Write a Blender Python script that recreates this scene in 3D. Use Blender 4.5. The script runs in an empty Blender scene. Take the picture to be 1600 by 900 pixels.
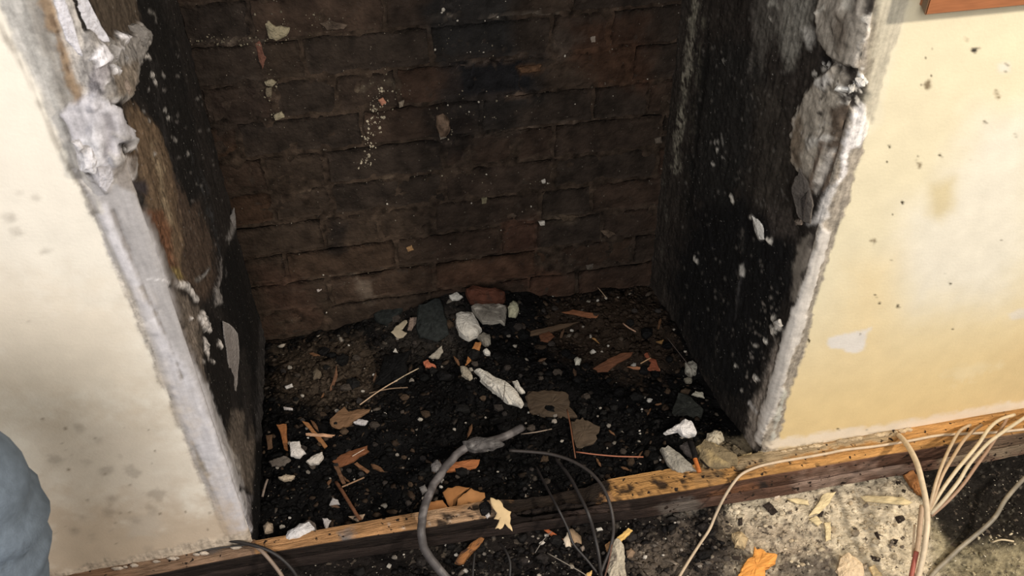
import bpy, bmesh, math, random
import numpy as np
from mathutils import Vector

random.seed(7)
RNG = np.random.default_rng(11)
SC = bpy.context.scene
COL = SC.collection

# ------------------------------------------------------------------ camera
CAM = np.array([0.2635, -0.9512, 1.2664])
YAW, PITCH, ROLL, FPX = 0.194, 0.683, -0.0139, 1366.3
def cam_axes():
    f = np.array([math.sin(YAW)*math.cos(PITCH), math.cos(YAW)*math.cos(PITCH), -math.sin(PITCH)])
    r = np.array([math.cos(YAW), -math.sin(YAW), 0.0]); u = np.cross(r, f)
    c, s = math.cos(ROLL), math.sin(ROLL)
    return np.array([c*r+s*u, -s*r+c*u, f])
R3 = cam_axes()
cd = bpy.data.cameras.new('camera'); cam = bpy.data.objects.new('camera', cd); COL.objects.link(cam)
from mathutils import Matrix
m4 = Matrix([[R3[0][i], R3[1][i], -R3[2][i], CAM[i]] for i in range(3)] + [[0, 0, 0, 1]])
cam.matrix_world = m4
cd.sensor_width = 36.0; cd.lens = FPX/1600*36; cd.clip_start = 0.02
cd.dof.use_dof = True; cd.dof.focus_distance = 1.6; cd.dof.aperture_fstop = 11.0
SC.camera = cam

# ------------------------------------------------------------------ light
wd = bpy.data.worlds.new('world'); SC.world = wd; wd.use_nodes = True
bg = wd.node_tree.nodes['Background']
bg.inputs[0].default_value = (1.0, 0.95, 0.88, 1); bg.inputs[1].default_value = 0.42
def area(name, loc, target, size, power, color):
    d = bpy.data.lights.new(name, 'AREA'); d.shape = 'DISK'; d.size = size; d.energy = power; d.color = color
    o = bpy.data.objects.new(name, d); COL.objects.link(o); o.location = loc
    o.rotation_euler = (Vector(target)-Vector(loc)).to_track_quat('-Z', 'Y').to_euler()
    return o
area('room_lamp', (2.25, -1.25, 1.75), (0.8, 0.0, 0.1), 0.16, 48, (1.0, 0.89, 0.75))
area('window_daylight', (-0.15, -2.2, 1.9), (0.0, 0.0, 0.5), 1.3, 48, (1.0, 0.97, 0.95))
SC.view_settings.view_transform = 'Standard'; SC.view_settings.look = 'None'
SC.view_settings.gamma = 1.0; SC.view_settings.use_curve_mapping = False
SC.view_settings.exposure = 0.0

# ------------------------------------------------------------------ helpers
W, D = 0.912, 0.547
def lin(c):
    c = np.asarray(c, float)/255.0
    return np.where(c <= 0.04045, c/12.92, ((c+0.055)/1.055)**2.4)
ALB = 0.80
def S(r, g, b, k=1.0):
    return lin((r, g, b))*ALB*k
def proj(P):
    q = (np.atleast_2d(P)-CAM)@R3.T
    return np.c_[800+FPX*q[:, 0]/q[:, 2], 450-FPX*q[:, 1]/q[:, 2]]
def ray(x, y):
    return R3.T@np.array([(x-800)/FPX, -(y-450)/FPX, 1.0])
def on_axis(x, y, ax, v):
    d = ray(x, y); return CAM+(v-CAM[ax])/d[ax]*d
def at_z(x, y, z): return on_axis(x, y, 2, z)
def on_plane(x, y, p, n):
    d = ray(x, y); return CAM+np.dot(np.asarray(p)-CAM, n)/np.dot(d, n)*d

def _h(ix, iy, iz, seed):
    n = (ix*374761393+iy*668265263+iz*2147483647+seed*1274126177) & 0xFFFFFFFF
    n = ((n ^ (n >> 13))*1274126177) & 0xFFFFFFFF
    n = ((n ^ (n >> 16))*2246822519) & 0xFFFFFFFF
    return ((n ^ (n >> 15)) & 0xFFFF)/65535.0
def vnoise(P, seed=0):
    P = np.atleast_2d(P); i = np.floor(P).astype(np.int64); f = P-i; f = f*f*(3-2*f)
    out = 0
    for dx in (0, 1):
        for dy in (0, 1):
            for dz in (0, 1):
                w = (f[:, 0] if dx else 1-f[:, 0])*(f[:, 1] if dy else 1-f[:, 1])*(f[:, 2] if dz else 1-f[:, 2])
                out = out+w*_h(i[:, 0]+dx, i[:, 1]+dy, i[:, 2]+dz, seed)
    return out
def fbm(P, scale, octv=4, seed=0, stretch=(1, 1, 1)):
    P = np.atleast_2d(P)*scale*np.array(stretch, float); a, s, t = 1.0, 0.0, 0.0
    for k in range(octv):
        s = s+a*vnoise(P+k*17.3, seed+k); t += a; a *= 0.55; P = P*2.03
    return s/t      # 0..1 centred on .5
def sstep(a, b, x):
    t = np.clip((x-a)/(b-a), 0, 1); return t*t*(3-2*t)

def tag(o, label=None, cat=None, group=None, kind=None):
    if label: o['label'] = label
    if cat: o['category'] = cat
    if group: o['group'] = group
    if kind: o['kind'] = kind
    return o
def empty(name, loc, label, cat, group=None):
    o = bpy.data.objects.new(name, None); COL.objects.link(o); o.location = loc; o.empty_display_size = 0.02
    return tag(o, label, cat, group)
def link(name, me, parent=None):
    o = bpy.data.objects.new(name, me); COL.objects.link(o)
    if parent is not None:
        o.parent = parent; o.location = -Vector(parent.location)
    return o
def mesh(name, V, F, mat, col=None, smooth=True, parent=None, alpha=None):
    V = np.asarray(V, float)
    me = bpy.data.meshes.new(name)
    me.from_pydata(V.tolist(), [], [tuple(int(i) for i in f) for f in F]); 
    if col is not None:
        col = np.asarray(col, float)
        if col.ndim == 1: col = np.tile(col, (len(V), 1))
        a = me.color_attributes.new('Col', 'FLOAT_COLOR', 'POINT')
        a.data.foreach_set('color', np.c_[np.clip(col, 0, 1), np.ones(len(V)) if alpha is None else alpha].astype(np.float32).ravel())
    if smooth: me.polygons.foreach_set('use_smooth', np.ones(len(me.polygons), bool))
    me.materials.append(mat); me.update()
    return link(name, me, parent)
def grid_faces(nu, nv, flip=False):
    i = np.arange((nu-1)*(nv-1)); u, v = i//(nv-1), i % (nv-1)
    a = u*nv+v
    F = np.c_[a, a+nv, a+nv+1, a+1]
    return F[:, ::-1] if flip else F

# ------------------------------------------------------------------ materials
def material(name, rough=0.9, spec=0.3, var=0.25, scale=60, bump=0.3, bscale=180, bdist=0.002, stretch=None, metal=0.0, speck=None, speck2=None, mottle=False):
    m = bpy.data.materials.new(name); m.use_nodes = True; nt = m.node_tree; N = nt.nodes; L = nt.links
    b = N['Principled BSDF']; b.inputs['Roughness'].default_value = rough
    b.inputs['Specular IOR Level'].default_value = spec; b.inputs['Metallic'].default_value = metal
    at = N.new('ShaderNodeAttribute'); at.attribute_name = 'Col'
    tc = N.new('ShaderNodeTexCoord'); mp = N.new('ShaderNodeMapping'); L.new(tc.outputs['Object'], mp.inputs['Vector'])
    if stretch: mp.inputs['Scale'].default_value = stretch
    no = N.new('ShaderNodeTexNoise'); no.inputs['Scale'].default_value = scale; no.inputs['Detail'].default_value = 6
    L.new(mp.outputs[0], no.inputs['Vector'])
    mr = N.new('ShaderNodeMapRange'); mr.inputs['From Min'].default_value = 0.25; mr.inputs['From Max'].default_value = 0.75
    mr.inputs['To Min'].default_value = 1-var; mr.inputs['To Max'].default_value = 1+var
    L.new(no.outputs['Fac'], mr.inputs['Value'])
    mx = N.new('ShaderNodeVectorMath'); mx.operation = 'SCALE'
    L.new(at.outputs['Color'], mx.inputs[0]); L.new(mr.outputs[0], mx.inputs['Scale'])
    out = mx.outputs[0]
    if mottle:      # rough grain and streaks where the paint is gone (alpha of the colour attribute)
        na = N.new('ShaderNodeTexNoise'); na.inputs['Scale'].default_value = 130; na.inputs['Detail'].default_value = 8; na.inputs['Roughness'].default_value = 0.72
        L.new(tc.outputs['Object'], na.inputs['Vector'])
        ms = N.new('ShaderNodeMapping'); ms.inputs['Scale'].default_value = (1, 1, 0.10); L.new(tc.outputs['Object'], ms.inputs['Vector'])
        nb = N.new('ShaderNodeTexNoise'); nb.inputs['Scale'].default_value = 150; nb.inputs['Detail'].default_value = 5; L.new(ms.outputs[0], nb.inputs['Vector'])
        ad = N.new('ShaderNodeMath'); ad.operation = 'MULTIPLY_ADD'; ad.inputs[1].default_value = 0.75; L.new(nb.outputs['Fac'], ad.inputs[0]); L.new(na.outputs['Fac'], ad.inputs[2])
        rg_ = N.new('ShaderNodeMapRange'); rg_.inputs['From Min'].default_value = 0.62; rg_.inputs['From Max'].default_value = 1.13
        rg_.inputs['To Min'].default_value = 0.25; rg_.inputs['To Max'].default_value = 1.75; L.new(ad.outputs[0], rg_.inputs['Value'])
        mm = N.new('ShaderNodeMix'); L.new(at.outputs['Alpha'], mm.inputs['Factor']); mm.inputs['A'].default_value = 1.0; L.new(rg_.outputs[0], mm.inputs['B'])
        m2 = N.new('ShaderNodeVectorMath'); m2.operation = 'SCALE'; L.new(out, m2.inputs[0]); L.new(mm.outputs['Result'], m2.inputs['Scale']); out = m2.outputs[0]
        # crumbs of plaster stuck in the soot
        nc = N.new('ShaderNodeTexNoise'); nc.inputs['Scale'].default_value = 240; nc.inputs['Detail'].default_value = 2; L.new(tc.outputs['Object'], nc.inputs['Vector'])
        rc = N.new('ShaderNodeMapRange'); rc.inputs['From Min'].default_value = 0.70; rc.inputs['From Max'].default_value = 0.76; L.new(nc.outputs['Fac'], rc.inputs['Value'])
        mu = N.new('ShaderNodeMath'); mu.operation = 'MULTIPLY'; L.new(rc.outputs[0], mu.inputs[0]); L.new(at.outputs['Alpha'], mu.inputs[1])
        mc = N.new('ShaderNodeMix'); mc.data_type = 'RGBA'; L.new(mu.outputs[0], mc.inputs['Factor']); L.new(out, mc.inputs['A']); mc.inputs['B'].default_value = (*S(150, 146, 140), 1); out = mc.outputs['Result']
    for sp in (speck, speck2):
        if not sp: continue
        # (noise scale, threshold, softness, colour): flecks of plaster or soot, on char a painted sparkle
        n2 = N.new('ShaderNodeTexNoise'); n2.inputs['Scale'].default_value = sp[0]; n2.inputs['Detail'].default_value = 3
        L.new(tc.outputs['Object'], n2.inputs['Vector'])
        r2 = N.new('ShaderNodeMapRange'); r2.inputs['From Min'].default_value = sp[1]; r2.inputs['From Max'].default_value = sp[1]+sp[2]
        L.new(n2.outputs['Fac'], r2.inputs['Value'])
        mm = N.new('ShaderNodeMix'); mm.data_type = 'RGBA'
        L.new(r2.outputs[0], mm.inputs['Factor']); L.new(out, mm.inputs['A']); mm.inputs['B'].default_value = (*sp[3], 1)
        out = mm.outputs['Result']
    L.new(out, b.inputs['Base Color'])
    n3 = N.new('ShaderNodeTexNoise'); n3.inputs['Scale'].default_value = bscale; n3.inputs['Detail'].default_value = 5
    L.new(mp.outputs[0], n3.inputs['Vector'])
    bp = N.new('ShaderNodeBump'); bp.inputs['Strength'].default_value = bump; bp.inputs['Distance'].default_value = bdist
    L.new(n3.outputs['Fac'], bp.inputs['Height']); L.new(bp.outputs[0], b.inputs['Normal'])
    return m
M_WALL = material('painted_plaster', 0.75, 0.25, 0.06, 25, 0.3, 220, 0.0012, mottle=True)
M_BRICK = material('sooty_brick', 0.85, 0.12, 0.5, 38, 0.9, 130, 0.004,
                   speck=(260, 0.715, 0.03, tuple(S(120, 112, 100))), speck2=(48, 0.62, 0.14, tuple(S(62, 53, 46))))
M_MORTAR = material('sooty_mortar', 0.95, 0.1, 0.8, 60, 0.9, 200, 0.003, speck=(180, 0.70, 0.04, tuple(S(110, 102, 92))))
M_PLASTER = material('broken_plaster', 0.9, 0.15, 0.22, 140, 1.0, 240, 0.003)
M_SOOT = material('charred', 0.7, 0.10, 0.5, 110, 0.8, 260, 0.002, speck=(420, 0.735, 0.02, tuple(S(150, 144, 138))))  # pale specks stand in for sparkle on the char
M_WOOD = material('splintered_wood', 0.75, 0.25, 0.30, 45, 0.6, 120, 0.0012, stretch=(1, 6, 6))
M_BEAM = material('scorched_timber', 0.8, 0.15, 0.45, 26, 1.0, 60, 0.004, stretch=(1, 9, 9), speck=(85, 0.63, 0.04, tuple(S(48, 38, 32))))
M_CABLE = material('cable_sheath', 0.5, 0.4, 0.14, 120, 0.3, 260, 0.0008)
M_DUST = material('plaster_dust', 0.95, 0.1, 0.5, 90, 1.0, 200, 0.004, speck=(95, 0.63, 0.05, tuple(S(96, 86, 76))), speck2=(150, 0.69, 0.04, tuple(S(236, 226, 206))))
M_PAPER = material('torn_paper', 0.85, 0.2, 0.10, 60, 0.3, 120, 0.001)
M_DENIM = material('denim', 0.9, 0.15, 0.18, 90, 0.5, 500, 0.001)
M_CLOTH = material('cloth', 0.95, 0.1, 0.12, 60, 0.4, 300, 0.001)
M_SKIN = material('skin', 0.55, 0.4, 0.06, 60, 0.1, 300, 0.0005)
M_SHELF = material('varnished_wood', 0.45, 0.4, 0.16, 30, 0.2, 60, 0.001, stretch=(1, 10, 10))

# ------------------------------------------------------------------ stains: shapes laid on a surface's own plane
class Stain:
    """Colour and relief of a surface, vertex by vertex. Shapes are outlined where they lie on the wall."""
    def __init__(s, P, base, seed=0):
        s.P = P; s.q = proj(P); s.n = len(P)
        s.col = np.tile(base, (s.n, 1)) if np.ndim(base) == 1 else np.array(base, float)
        s.h = np.zeros(s.n); s.rg = np.zeros(s.n); s.mott = 1.0
        s.w1 = fbm(P, 38, 4, seed+1)-0.5; s.w2 = fbm(P, 110, 3, seed+5)-0.5; s.tone = fbm(P, 60, 4, seed+9)-0.5
    def _sel(s, pts, pad):
        x0, y0 = pts.min(0)-pad; x1, y1 = pts.max(0)+pad
        return np.nonzero((s.q[:, 0] > x0) & (s.q[:, 0] < x1) & (s.q[:, 1] > y0) & (s.q[:, 1] < y1))[0]
    @staticmethod
    def seg(q, pts, closed):
        d = np.full(len(q), 1e9); n = len(pts); ins = np.zeros(len(q), bool)
        for k in range(n if closed else n-1):
            a, b = pts[k], pts[(k+1) % n]; ab = b-a
            t = np.clip(((q-a)@ab)/max(ab@ab, 1e-9), 0, 1)
            d = np.minimum(d, np.hypot(*(q-a-t[:, None]*ab).T))
            if closed:
                c = (a[1] > q[:, 1]) != (b[1] > q[:, 1])
                ins ^= c & (q[:, 0] < (b[0]-a[0])*(q[:, 1]-a[1])/((b[1]-a[1]) or 1e-9)+a[0])
        return np.where(ins, -d, d) if closed else d
    @staticmethod
    def _on(pts):
        # a stain that leaves the picture at the top goes on up the wall
        pts = np.array(pts, float); k = pts[:, 1] <= -10
        dx = np.where(pts[:, 0] < 420, -66, np.where(pts[:, 0] > 1150, 52, 16))
        pts[k, 0] += dx[k]; pts[k, 1] -= 200
        return pts
    def _mix(s, i, m, color, tone, h):
        c = np.asarray(color)*(1+tone*2*s.tone[i])[:, None]
        s.col[i] = s.col[i]*(1-m)[:, None]+c*m[:, None]
        s.h[i] += h*m; s.rg[i] = s.rg[i]*(1-m)+s.mott*m
    def poly(s, pts, color, soft=4, warp=8, op=1.0, tone=0.25, h=0.0, keep=None):
        pts = s._on(pts); i = s._sel(pts, soft+warp+4)
        if keep is not None: i = i[keep[i]]
        if not len(i): return
        d = s.seg(s.q[i], pts, True)+warp*(2.2*s.w1[i]+1.2*s.w2[i])
        s._mix(i, op*(1-sstep(-soft, soft, d)), color, tone, h)
    def line(s, pts, width, color, soft=2, warp=4, op=1.0, tone=0.25, h=0.0, breakup=0.0, keep=None):
        pts = s._on(pts); i = s._sel(pts, width+soft+warp+4)
        if keep is not None: i = i[keep[i]]
        if not len(i): return
        d = s.seg(s.q[i], pts, False)-width/2+warp*(2.0*s.w1[i]+1.4*s.w2[i])
        m = op*(1-sstep(-soft, soft, d))
        if breakup: m = m*sstep(breakup-0.12, breakup+0.12, 0.5+1.5*s.w2[i]+0.6*s.tone[i])
        s._mix(i, m, color, tone, h)
    def dots(s, pts, color, r=2.5, soft=1.2, h=0.0):
        for p in pts:
            rr = p[2] if len(p) > 2 else r
            s.poly([(p[0]+rr*.8*math.cos(a)*(1+.5*math.sin(3*a+p[0]))+.35*rr*math.sin(a), p[1]+rr*1.25*math.sin(a)*(1+.5*math.cos(2*a+p[1]))) for a in np.linspace(0, 2*math.pi, 11)[:-1]],
                   color, soft, 1.0+.9*(rr > 3)*rr, 1.0+.7*(rr > 3), 0.1, h)
    def scatter(s, poly, n, color, r=(1, 2.5), seed=0, soft=1.0, aspect=1.0, keep=None):
        rg = np.random.default_rng(seed); poly = np.array(poly, float); lo, hi = poly.min(0), poly.max(0); k = 0
        while k < n:
            p = lo+(hi-lo)*rg.random(2)
            if s.seg(p[None], poly, True)[0] > 0: continue
            k += 1; rr = r[0]+(r[1]-r[0])*rg.random()**2
            i = s._sel(p[None], rr*aspect+soft)
            if keep is not None: i = i[keep[i]]
            if len(i):
                d = np.hypot(s.q[i, 0]-p[0], (s.q[i, 1]-p[1])/aspect)-rr
                s._mix(i, (1-sstep(-soft, soft, d))*(0.5+0.5*rg.random()), color, 0.2, 0.0)

# ------------------------------------------------------------------ the setting: chimney-breast walls, back wall, floors
WHITE = S(215, 211, 214); CREAM = S(250, 243, 229, 1.14); YELLOW = S(240, 216, 160); DARK = S(46, 40, 36); BLACK = S(25, 24, 24)

def wall_mesh(name, side):
    z = np.r_[np.arange(-0.10, 0.97, 0.003), np.arange(0.975, 1.2, 0.008), np.arange(1.22, 2.25, 0.08)]
    far = np.arange(-1.5, -0.62, 0.05)
    uf = np.r_[far, np.arange(-0.60, -0.13, 0.0045), np.arange(-0.13, 0, 0.0028)]
    ur = np.r_[np.arange(0, 0.58, 0.0033), 0.60]
    u = np.r_[uf, ur]; U, Z = np.meshgrid(u, z, indexing='ij'); U = U.ravel(); Z = Z.ravel()
    front = U < 0
    rv = np.maximum(U, 0)
    if side < 0:
        P = np.c_[np.where(front, U, 0.004*rv/D), rv, Z]; nf = np.array([0, -1, 0]); nr = np.array([1, 0, 0])
    else:
        P = np.c_[np.where(front, W-U, W-0.027*rv/D), rv, Z]; nf = np.array([0, -1, 0]); nr = np.array([-1, 0, 0])
    k = sstep(-0.012, 0.012, U)[:, None]
    n = nf*(1-k)+nr*k; n = n/np.linalg.norm(n, axis=1)[:, None]
    st = Stain(P, DARK, 3 if side < 0 else 40)
    return u, z, P, n, front, st, U, Z
def wall_finish(name, u, z, P, n, st, U, mat):
    rnd = np.clip(1-np.abs(U)/0.014, 0, 1)**2*0.006
    rdg = 1-2*np.abs(fbm(P, 85, 4, 17)-.5)
    rel = st.rg*(0.007*(fbm(P, 40, 5, 12)-.5)+0.0014*(rdg-.8)+0.003*(fbm(P, 190, 2, 14)-.5))
    V = P+n*(st.h*(.6+.8*fbm(P, 55, 3, 19))+rel-rnd)[:, None]
    o = mesh(name, V, grid_faces(len(u), len(z)), mat, st.col, alpha=st.rg)
    return tag(o, kind='structure')

# ---- left side
u, z, P, n, front, st, U, Z = wall_mesh('wall_left', -1)
rev = ~front; st.rg[rev] = 1
st.col[front] = CREAM
# soot bands, dark void and painted shadow on the reveal, arris to back corner
big = fbm(P, 9, 4, 70, (1, 1, .35)); fine = fbm(P, 45, 4, 71, (1, 1, .3))
t = rev*1.0
st.col = np.where(rev[:, None], S(52, 46, 42)*(1-t[:, None])+(S(40, 36, 34)*(0.6+0.9*big)[:, None]), st.col)
K = rev
st.poly([(262, 250), (300, 300), (330, 380), (335, 440), (320, 470), (285, 445), (275, 360)], S(84, 70, 60), 10, 10, keep=K)
st.poly([(195, 150), (215, 175), (248, 200), (266, 250), (275, 310), (280, 360), (287, 420), (288, 445), (268, 440), (250, 380), (235, 330), (215, 290), (200, 220)], S(118, 99, 80), 7, 8, h=.002, keep=K)
st.line([(236, 225), (246, 265), (254, 310), (262, 350)], 7, S(156, 138, 114), 5, 8, keep=K)
st.poly([(225, 330), (250, 330), (265, 360), (272, 420), (262, 420), (245, 380)], S(125, 82, 58), 6, 8, op=.7, keep=K)
st.poly([(290, -20), (310, 120), (332, 220), (360, 320), (380, 420), (405, 540), (420, 540), (420, -20)], BLACK, 10, 6, keep=K)
st.poly([(232, -15), (262, -15), (275, 60), (290, 120), (312, 220), (318, 300), (300, 320), (275, 270), (245, 190), (215, 145), (205, 120), (226, 78), (224, 40)], S(29, 27, 26), 5, 8, h=-.003, keep=K)
st.poly([(330, 470), (365, 360), (378, 420), (400, 520), (412, 640), (398, 690), (372, 640), (372, 520), (350, 490)], S(20, 19, 19), 8, 6, keep=K)
st.line([(240, 90), (250, 150), (262, 210), (280, 290)], 10, S(56, 53, 52), 6, 8, .8, breakup=.5, keep=K)
st.line([(300, 240), (320, 300), (335, 360), (345, 420)], 8, S(60, 60, 62), 5, 8, .8, breakup=.55, keep=K)
st.line([(368, 330), (364, 352), (358, 372)], 7, S(128, 124, 122), 3, 5, h=.002, keep=K)
st.line([(342, 405), (345, 430), (338, 452)], 7, S(126, 120, 118), 3, 6, h=.002, breakup=.35, keep=K)
st.poly([(334, 455), (345, 450), (346, 472), (336, 478)], S(150, 145, 142), 3, 7, h=.003, keep=K)
st.poly([(303, 438), (322, 424), (326, 420), (318, 432), (306, 442)], S(120, 116, 112), 2, 3, h=.002, keep=K)
st.poly([(318, 555), (335, 640), (350, 690), (362, 700), (366, 640), (355, 560), (348, 500), (335, 500), (322, 470)], S(27, 24, 22), 4, 6, h=-.002, keep=K)
st.poly([(270, 455), (300, 470), (312, 500), (318, 560), (325, 600), (312, 590), (296, 540), (280, 490)], S(124, 113, 103), 5, 8, keep=K)
st.poly([(352, 700), (366, 725), (380, 762), (394, 770), (400, 700), (388, 640), (366, 640)], S(104, 94, 85), 6, 6, keep=K)  # brown-grey reveal, colour raised as if lit by the lamp
st.poly([(372, 560), (384, 540), (395, 610), (392, 690), (384, 690)], S(45, 41, 39), 5, 5, keep=K)
st.poly([(406, 500), (420, 530), (418, 600), (410, 680), (400, 690), (402, 600)], S(60, 57, 56), 4, 4, keep=K)
st.poly([(380, 770), (393, 775), (394, 845), (384, 845)], S(128, 123, 124), 3, 3, keep=K)
st.poly([(395, 760), (400, 690), (412, 690), (418, 850), (394, 850)], S(13, 12, 12), 3, 2, keep=K)  # deep shadow painted as a black strip
st.line([(275, 443), (290, 447), (300, 458), (304, 468)], 7, S(222, 216, 212), 2, 3, h=.003)
st.dots([(322, 505, 5), (326, 512, 5), (322, 535, 5), (325, 545, 4), (345, 538, 4), (319, 565, 3), (333, 563, 4), (312, 500, 4), (296, 498, 4), (318, 493, 4)], S(190, 184, 180), h=.002)
st.poly([(266, 418), (277, 420), (285, 433), (276, 438), (270, 432)], S(140, 122, 80), 3, 3)
st.dots([(232, 88, 4), (243, 118, 4.5), (245, 128, 3.5), (258, 117, 3), (229, 190, 2.5), (268, 185, 4), (262, 172, 3), (240, 240, 2.5), (296, 240, 2.5), (236, 140, 2), (224, 175, 2), (278, 218, 2.5)], S(168, 164, 160), h=.001)
st.line([(236, 17), (247, 23), (247, 33)], 4, S(132, 128, 124), 2, 3, .9)  # highlight painted on a round dark lump
st.scatter([(250, 60), (290, 60), (370, 330), (350, 440), (280, 330)], 60, S(120, 115, 112), (.7, 2.6), 5)
# torn lining and crumpled plaster at the top
st.poly([(62, -40), (140, -40), (220, 60), (240, 260), (290, 560), (395, 860), (360, 860), (112, 262), (70, 130)], S(186, 180, 174), 3, 6, keep=front)
st.poly([(124, -20), (232, -20), (222, 30), (215, 40), (200, 60), (172, 66), (150, 25)], S(92, 81, 70), 5, 6)
st.poly([(138, 55), (172, 66), (200, 52), (215, 38), (229, 52), (227, 75), (212, 110), (205, 140), (195, 155), (172, 160), (150, 142), (138, 110)], S(165, 160, 156), 4, 10, tone=.5, h=.008)
st.poly([(165, 105), (205, 95), (205, 145), (190, 152), (168, 150)], S(140, 126, 110), 5, 9, op=.8)
st.poly([(148, 100), (165, 100), (163, 125), (160, 150), (142, 160), (138, 130)], S(158, 153, 156), 4, 5, op=.9)
st.dots([(150, 86, 6), (165, 108, 5), (180, 82, 6), (178, 78, 5), (185, 60, 5), (162, 130, 5), (150, 158, 5), (172, 112, 4), (186, 92, 3)], S(222, 219, 222), h=.003)
st.mott = .45
st.poly([(-30, -30), (62, -30), (85, 40), (100, 90), (120, 140), (140, 200), (112, 250), (80, 190), (45, 110), (5, 20)], S(198, 195, 190), 6, 8, tone=.35)
st.poly([(46, -30), (62, -30), (84, 50), (98, 100), (118, 180), (100, 180), (72, 95)], S(150, 144, 136), 9, 12, op=.8)
st.line([(66, -10), (82, 32), (94, 66), (102, 98), (112, 128), (124, 152)], 15, S(156, 134, 110), 5, 12, h=.002)
st.line([(78, 20), (92, 50), (98, 78), (108, 110)], 4, S(110, 90, 72), 2, 6, breakup=.4)
st.poly([(100, 175), (130, 150), (150, 140), (170, 160), (190, 190), (203, 205), (190, 250), (176, 280), (166, 300), (152, 292), (131, 268), (121, 255), (114, 225), (110, 200)], S(212, 209, 214), 4, 10, tone=.3, h=.009)
st.poly([(120, 215), (150, 190), (165, 210), (165, 245), (145, 265), (124, 250)], S(232, 230, 234), 6, 8, h=.006)
st.poly([(160, 175), (172, 178), (180, 200), (176, 235), (164, 240), (166, 205)], S(150, 146, 150), 5, 6, op=.8, h=-.004)
st.poly([(120, 265), (140, 262), (155, 288), (160, 302), (146, 302)], S(64, 58, 54), 3, 5, h=-.005)
st.poly([(98, 185), (110, 205), (116, 232), (124, 262), (112, 262), (96, 225)], S(138, 134, 130), 5, 6, op=.9)
st.poly([(183, 221), (200, 224), (197, 232), (187, 231)], S(44, 40, 38), 2, 2, h=-.004)
st.line([(176, 205), (185, 212), (198, 220), (206, 226), (200, 234), (186, 232)], 4, S(180, 176, 174), 2, 4, h=.004)
st.poly([(176, 235), (190, 236), (200, 248), (192, 256), (178, 252)], S(205, 200, 198), 3, 6, h=.004)
st.poly([(176, 258), (205, 246), (216, 290), (226, 340), (245, 380), (262, 420), (270, 442), (252, 442), (226, 392), (202, 332), (184, 302)], S(158, 150, 144), 4, 6)
st.poly([(210, 284), (222, 280), (230, 290), (228, 305), (216, 300)], S(66, 60, 62), 3, 3, h=-.003)
st.line([(210, 232), (213, 262), (212, 285)], 4, S(192, 186, 182), 2, 5, breakup=.3)
# bare corner plaster running down to the sole plate
st.mott = .22
st.poly([(112, 262), (140, 320), (172, 400), (211, 470), (247, 570), (287, 672), (322, 762), (350, 815), (360, 850), (394, 850), (380, 760), (372, 730), (352, 675), (327, 603), (293, 530), (268, 440), (250, 380), (213, 300), (170, 285)], S(188, 184, 184), 3, 5, tone=.15)
st.poly([(148, 325), (165, 320), (192, 380), (225, 440), (262, 520), (295, 575), (322, 640), (345, 700), (365, 745), (385, 800), (388, 850), (365, 850), (345, 800), (300, 690), (252, 565), (205, 450), (170, 380)], S(222, 219, 223), 6, 8, tone=.12, h=.002)
st.line([(176, 330), (203, 398), (232, 468), (262, 528), (284, 590)], 6, S(150, 144, 141), 3, 5, h=-.002)
st.line([(213, 298), (250, 380), (268, 440), (292, 530), (322, 596)], 6, S(96, 86, 78), 3, 4, .7)
st.line([(224, 435), (245, 437), (268, 441)], 2, S(232, 228, 228), 1, 1)
st.line([(-5, 30), (38, 112), (74, 192), (108, 264), (148, 332), (205, 460)], 5, S(176, 168, 156), 4, 5, .75)
st.line([(60, 130), (96, 210), (130, 275), (160, 330)], 8, S(216, 211, 204), 4, 6, .8)
st.line([(112, 262), (135, 300), (148, 330)], 14, S(120, 114, 106), 4, 9, .7, breakup=.5)
st.mott = .6
st.poly([(306, 705), (318, 720), (326, 740), (312, 735)], S(150, 143, 135), 4, 6, .8)
st.poly([(360, 700), (372, 712), (378, 740), (366, 730)], S(198, 190, 182), 4, 4, .6)
st.dots([(377, 762, 4)], S(40, 34, 32), h=-.003)
st.line([(300, 690), (322, 742), (346, 800), (356, 838)], 3, S(170, 155, 135), 3, 4, .6)
# cream paint: tan stains and smudges low down, light falloff painted in
F_ = front; st.mott = 0.0; st.tone = st.tone*.25
st.poly([(60, 780), (360, 800), (390, 850), (300, 920), (40, 940), (50, 850)], S(212, 187, 158), 45, 30, .8, keep=F_)
st.poly([(40, 650), (240, 640), (320, 760), (340, 830), (60, 850)], S(222, 204, 182), 60, 40, .5, keep=F_)
st.poly([(-40, 420), (200, 460), (260, 640), (-40, 640)], S(238, 222, 198), 60, 40, .5, keep=F_)
st.poly([(195, 815), (245, 800), (255, 830), (205, 840)], S(222, 208, 190), 8, 10, .8, keep=F_)
for k, (x, y, r) in enumerate([(125, 670, 9), (130, 705, 6), (138, 722, 7), (90, 718, 9), (165, 737, 9), (205, 740, 10), (152, 686, 5), (245, 772, 12), (175, 780, 7), (170, 800, 6), (237, 796, 6), (210, 815, 5), (174, 827, 3), (147, 846, 9), (30, 365, 9), (12, 340, 9), (70, 392, 8), (30, 300, 6), (55, 310, 5), (45, 503, 2), (128, 808, 6), (115, 828, 5), (232, 858, 5), (185, 712, 6)]):
    st.poly([(x-r, y-r*.4), (x, y-r*.6), (x+r, y), (x+r*.6, y+r*.5), (x-r*.5, y+r*.5)], S(140, 128, 116), 7 if r > 4 else 2, r*1.3, .36 if r > 4 else .5, keep=F_)
st.mott = .7
st.line([(50, 908), (140, 889), (250, 867), (392, 838)], 15, S(206, 190, 170), 3, 7, .9, tone=.4, keep=F_)
st.mott = 0.0
st.scatter([(60, 600), (260, 640), (340, 830), (90, 880)], 40, S(150, 135, 115), (.6, 2.2), 8)
wall_finish('wall_left', u, z, P, n, st, U, M_WALL)

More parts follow.
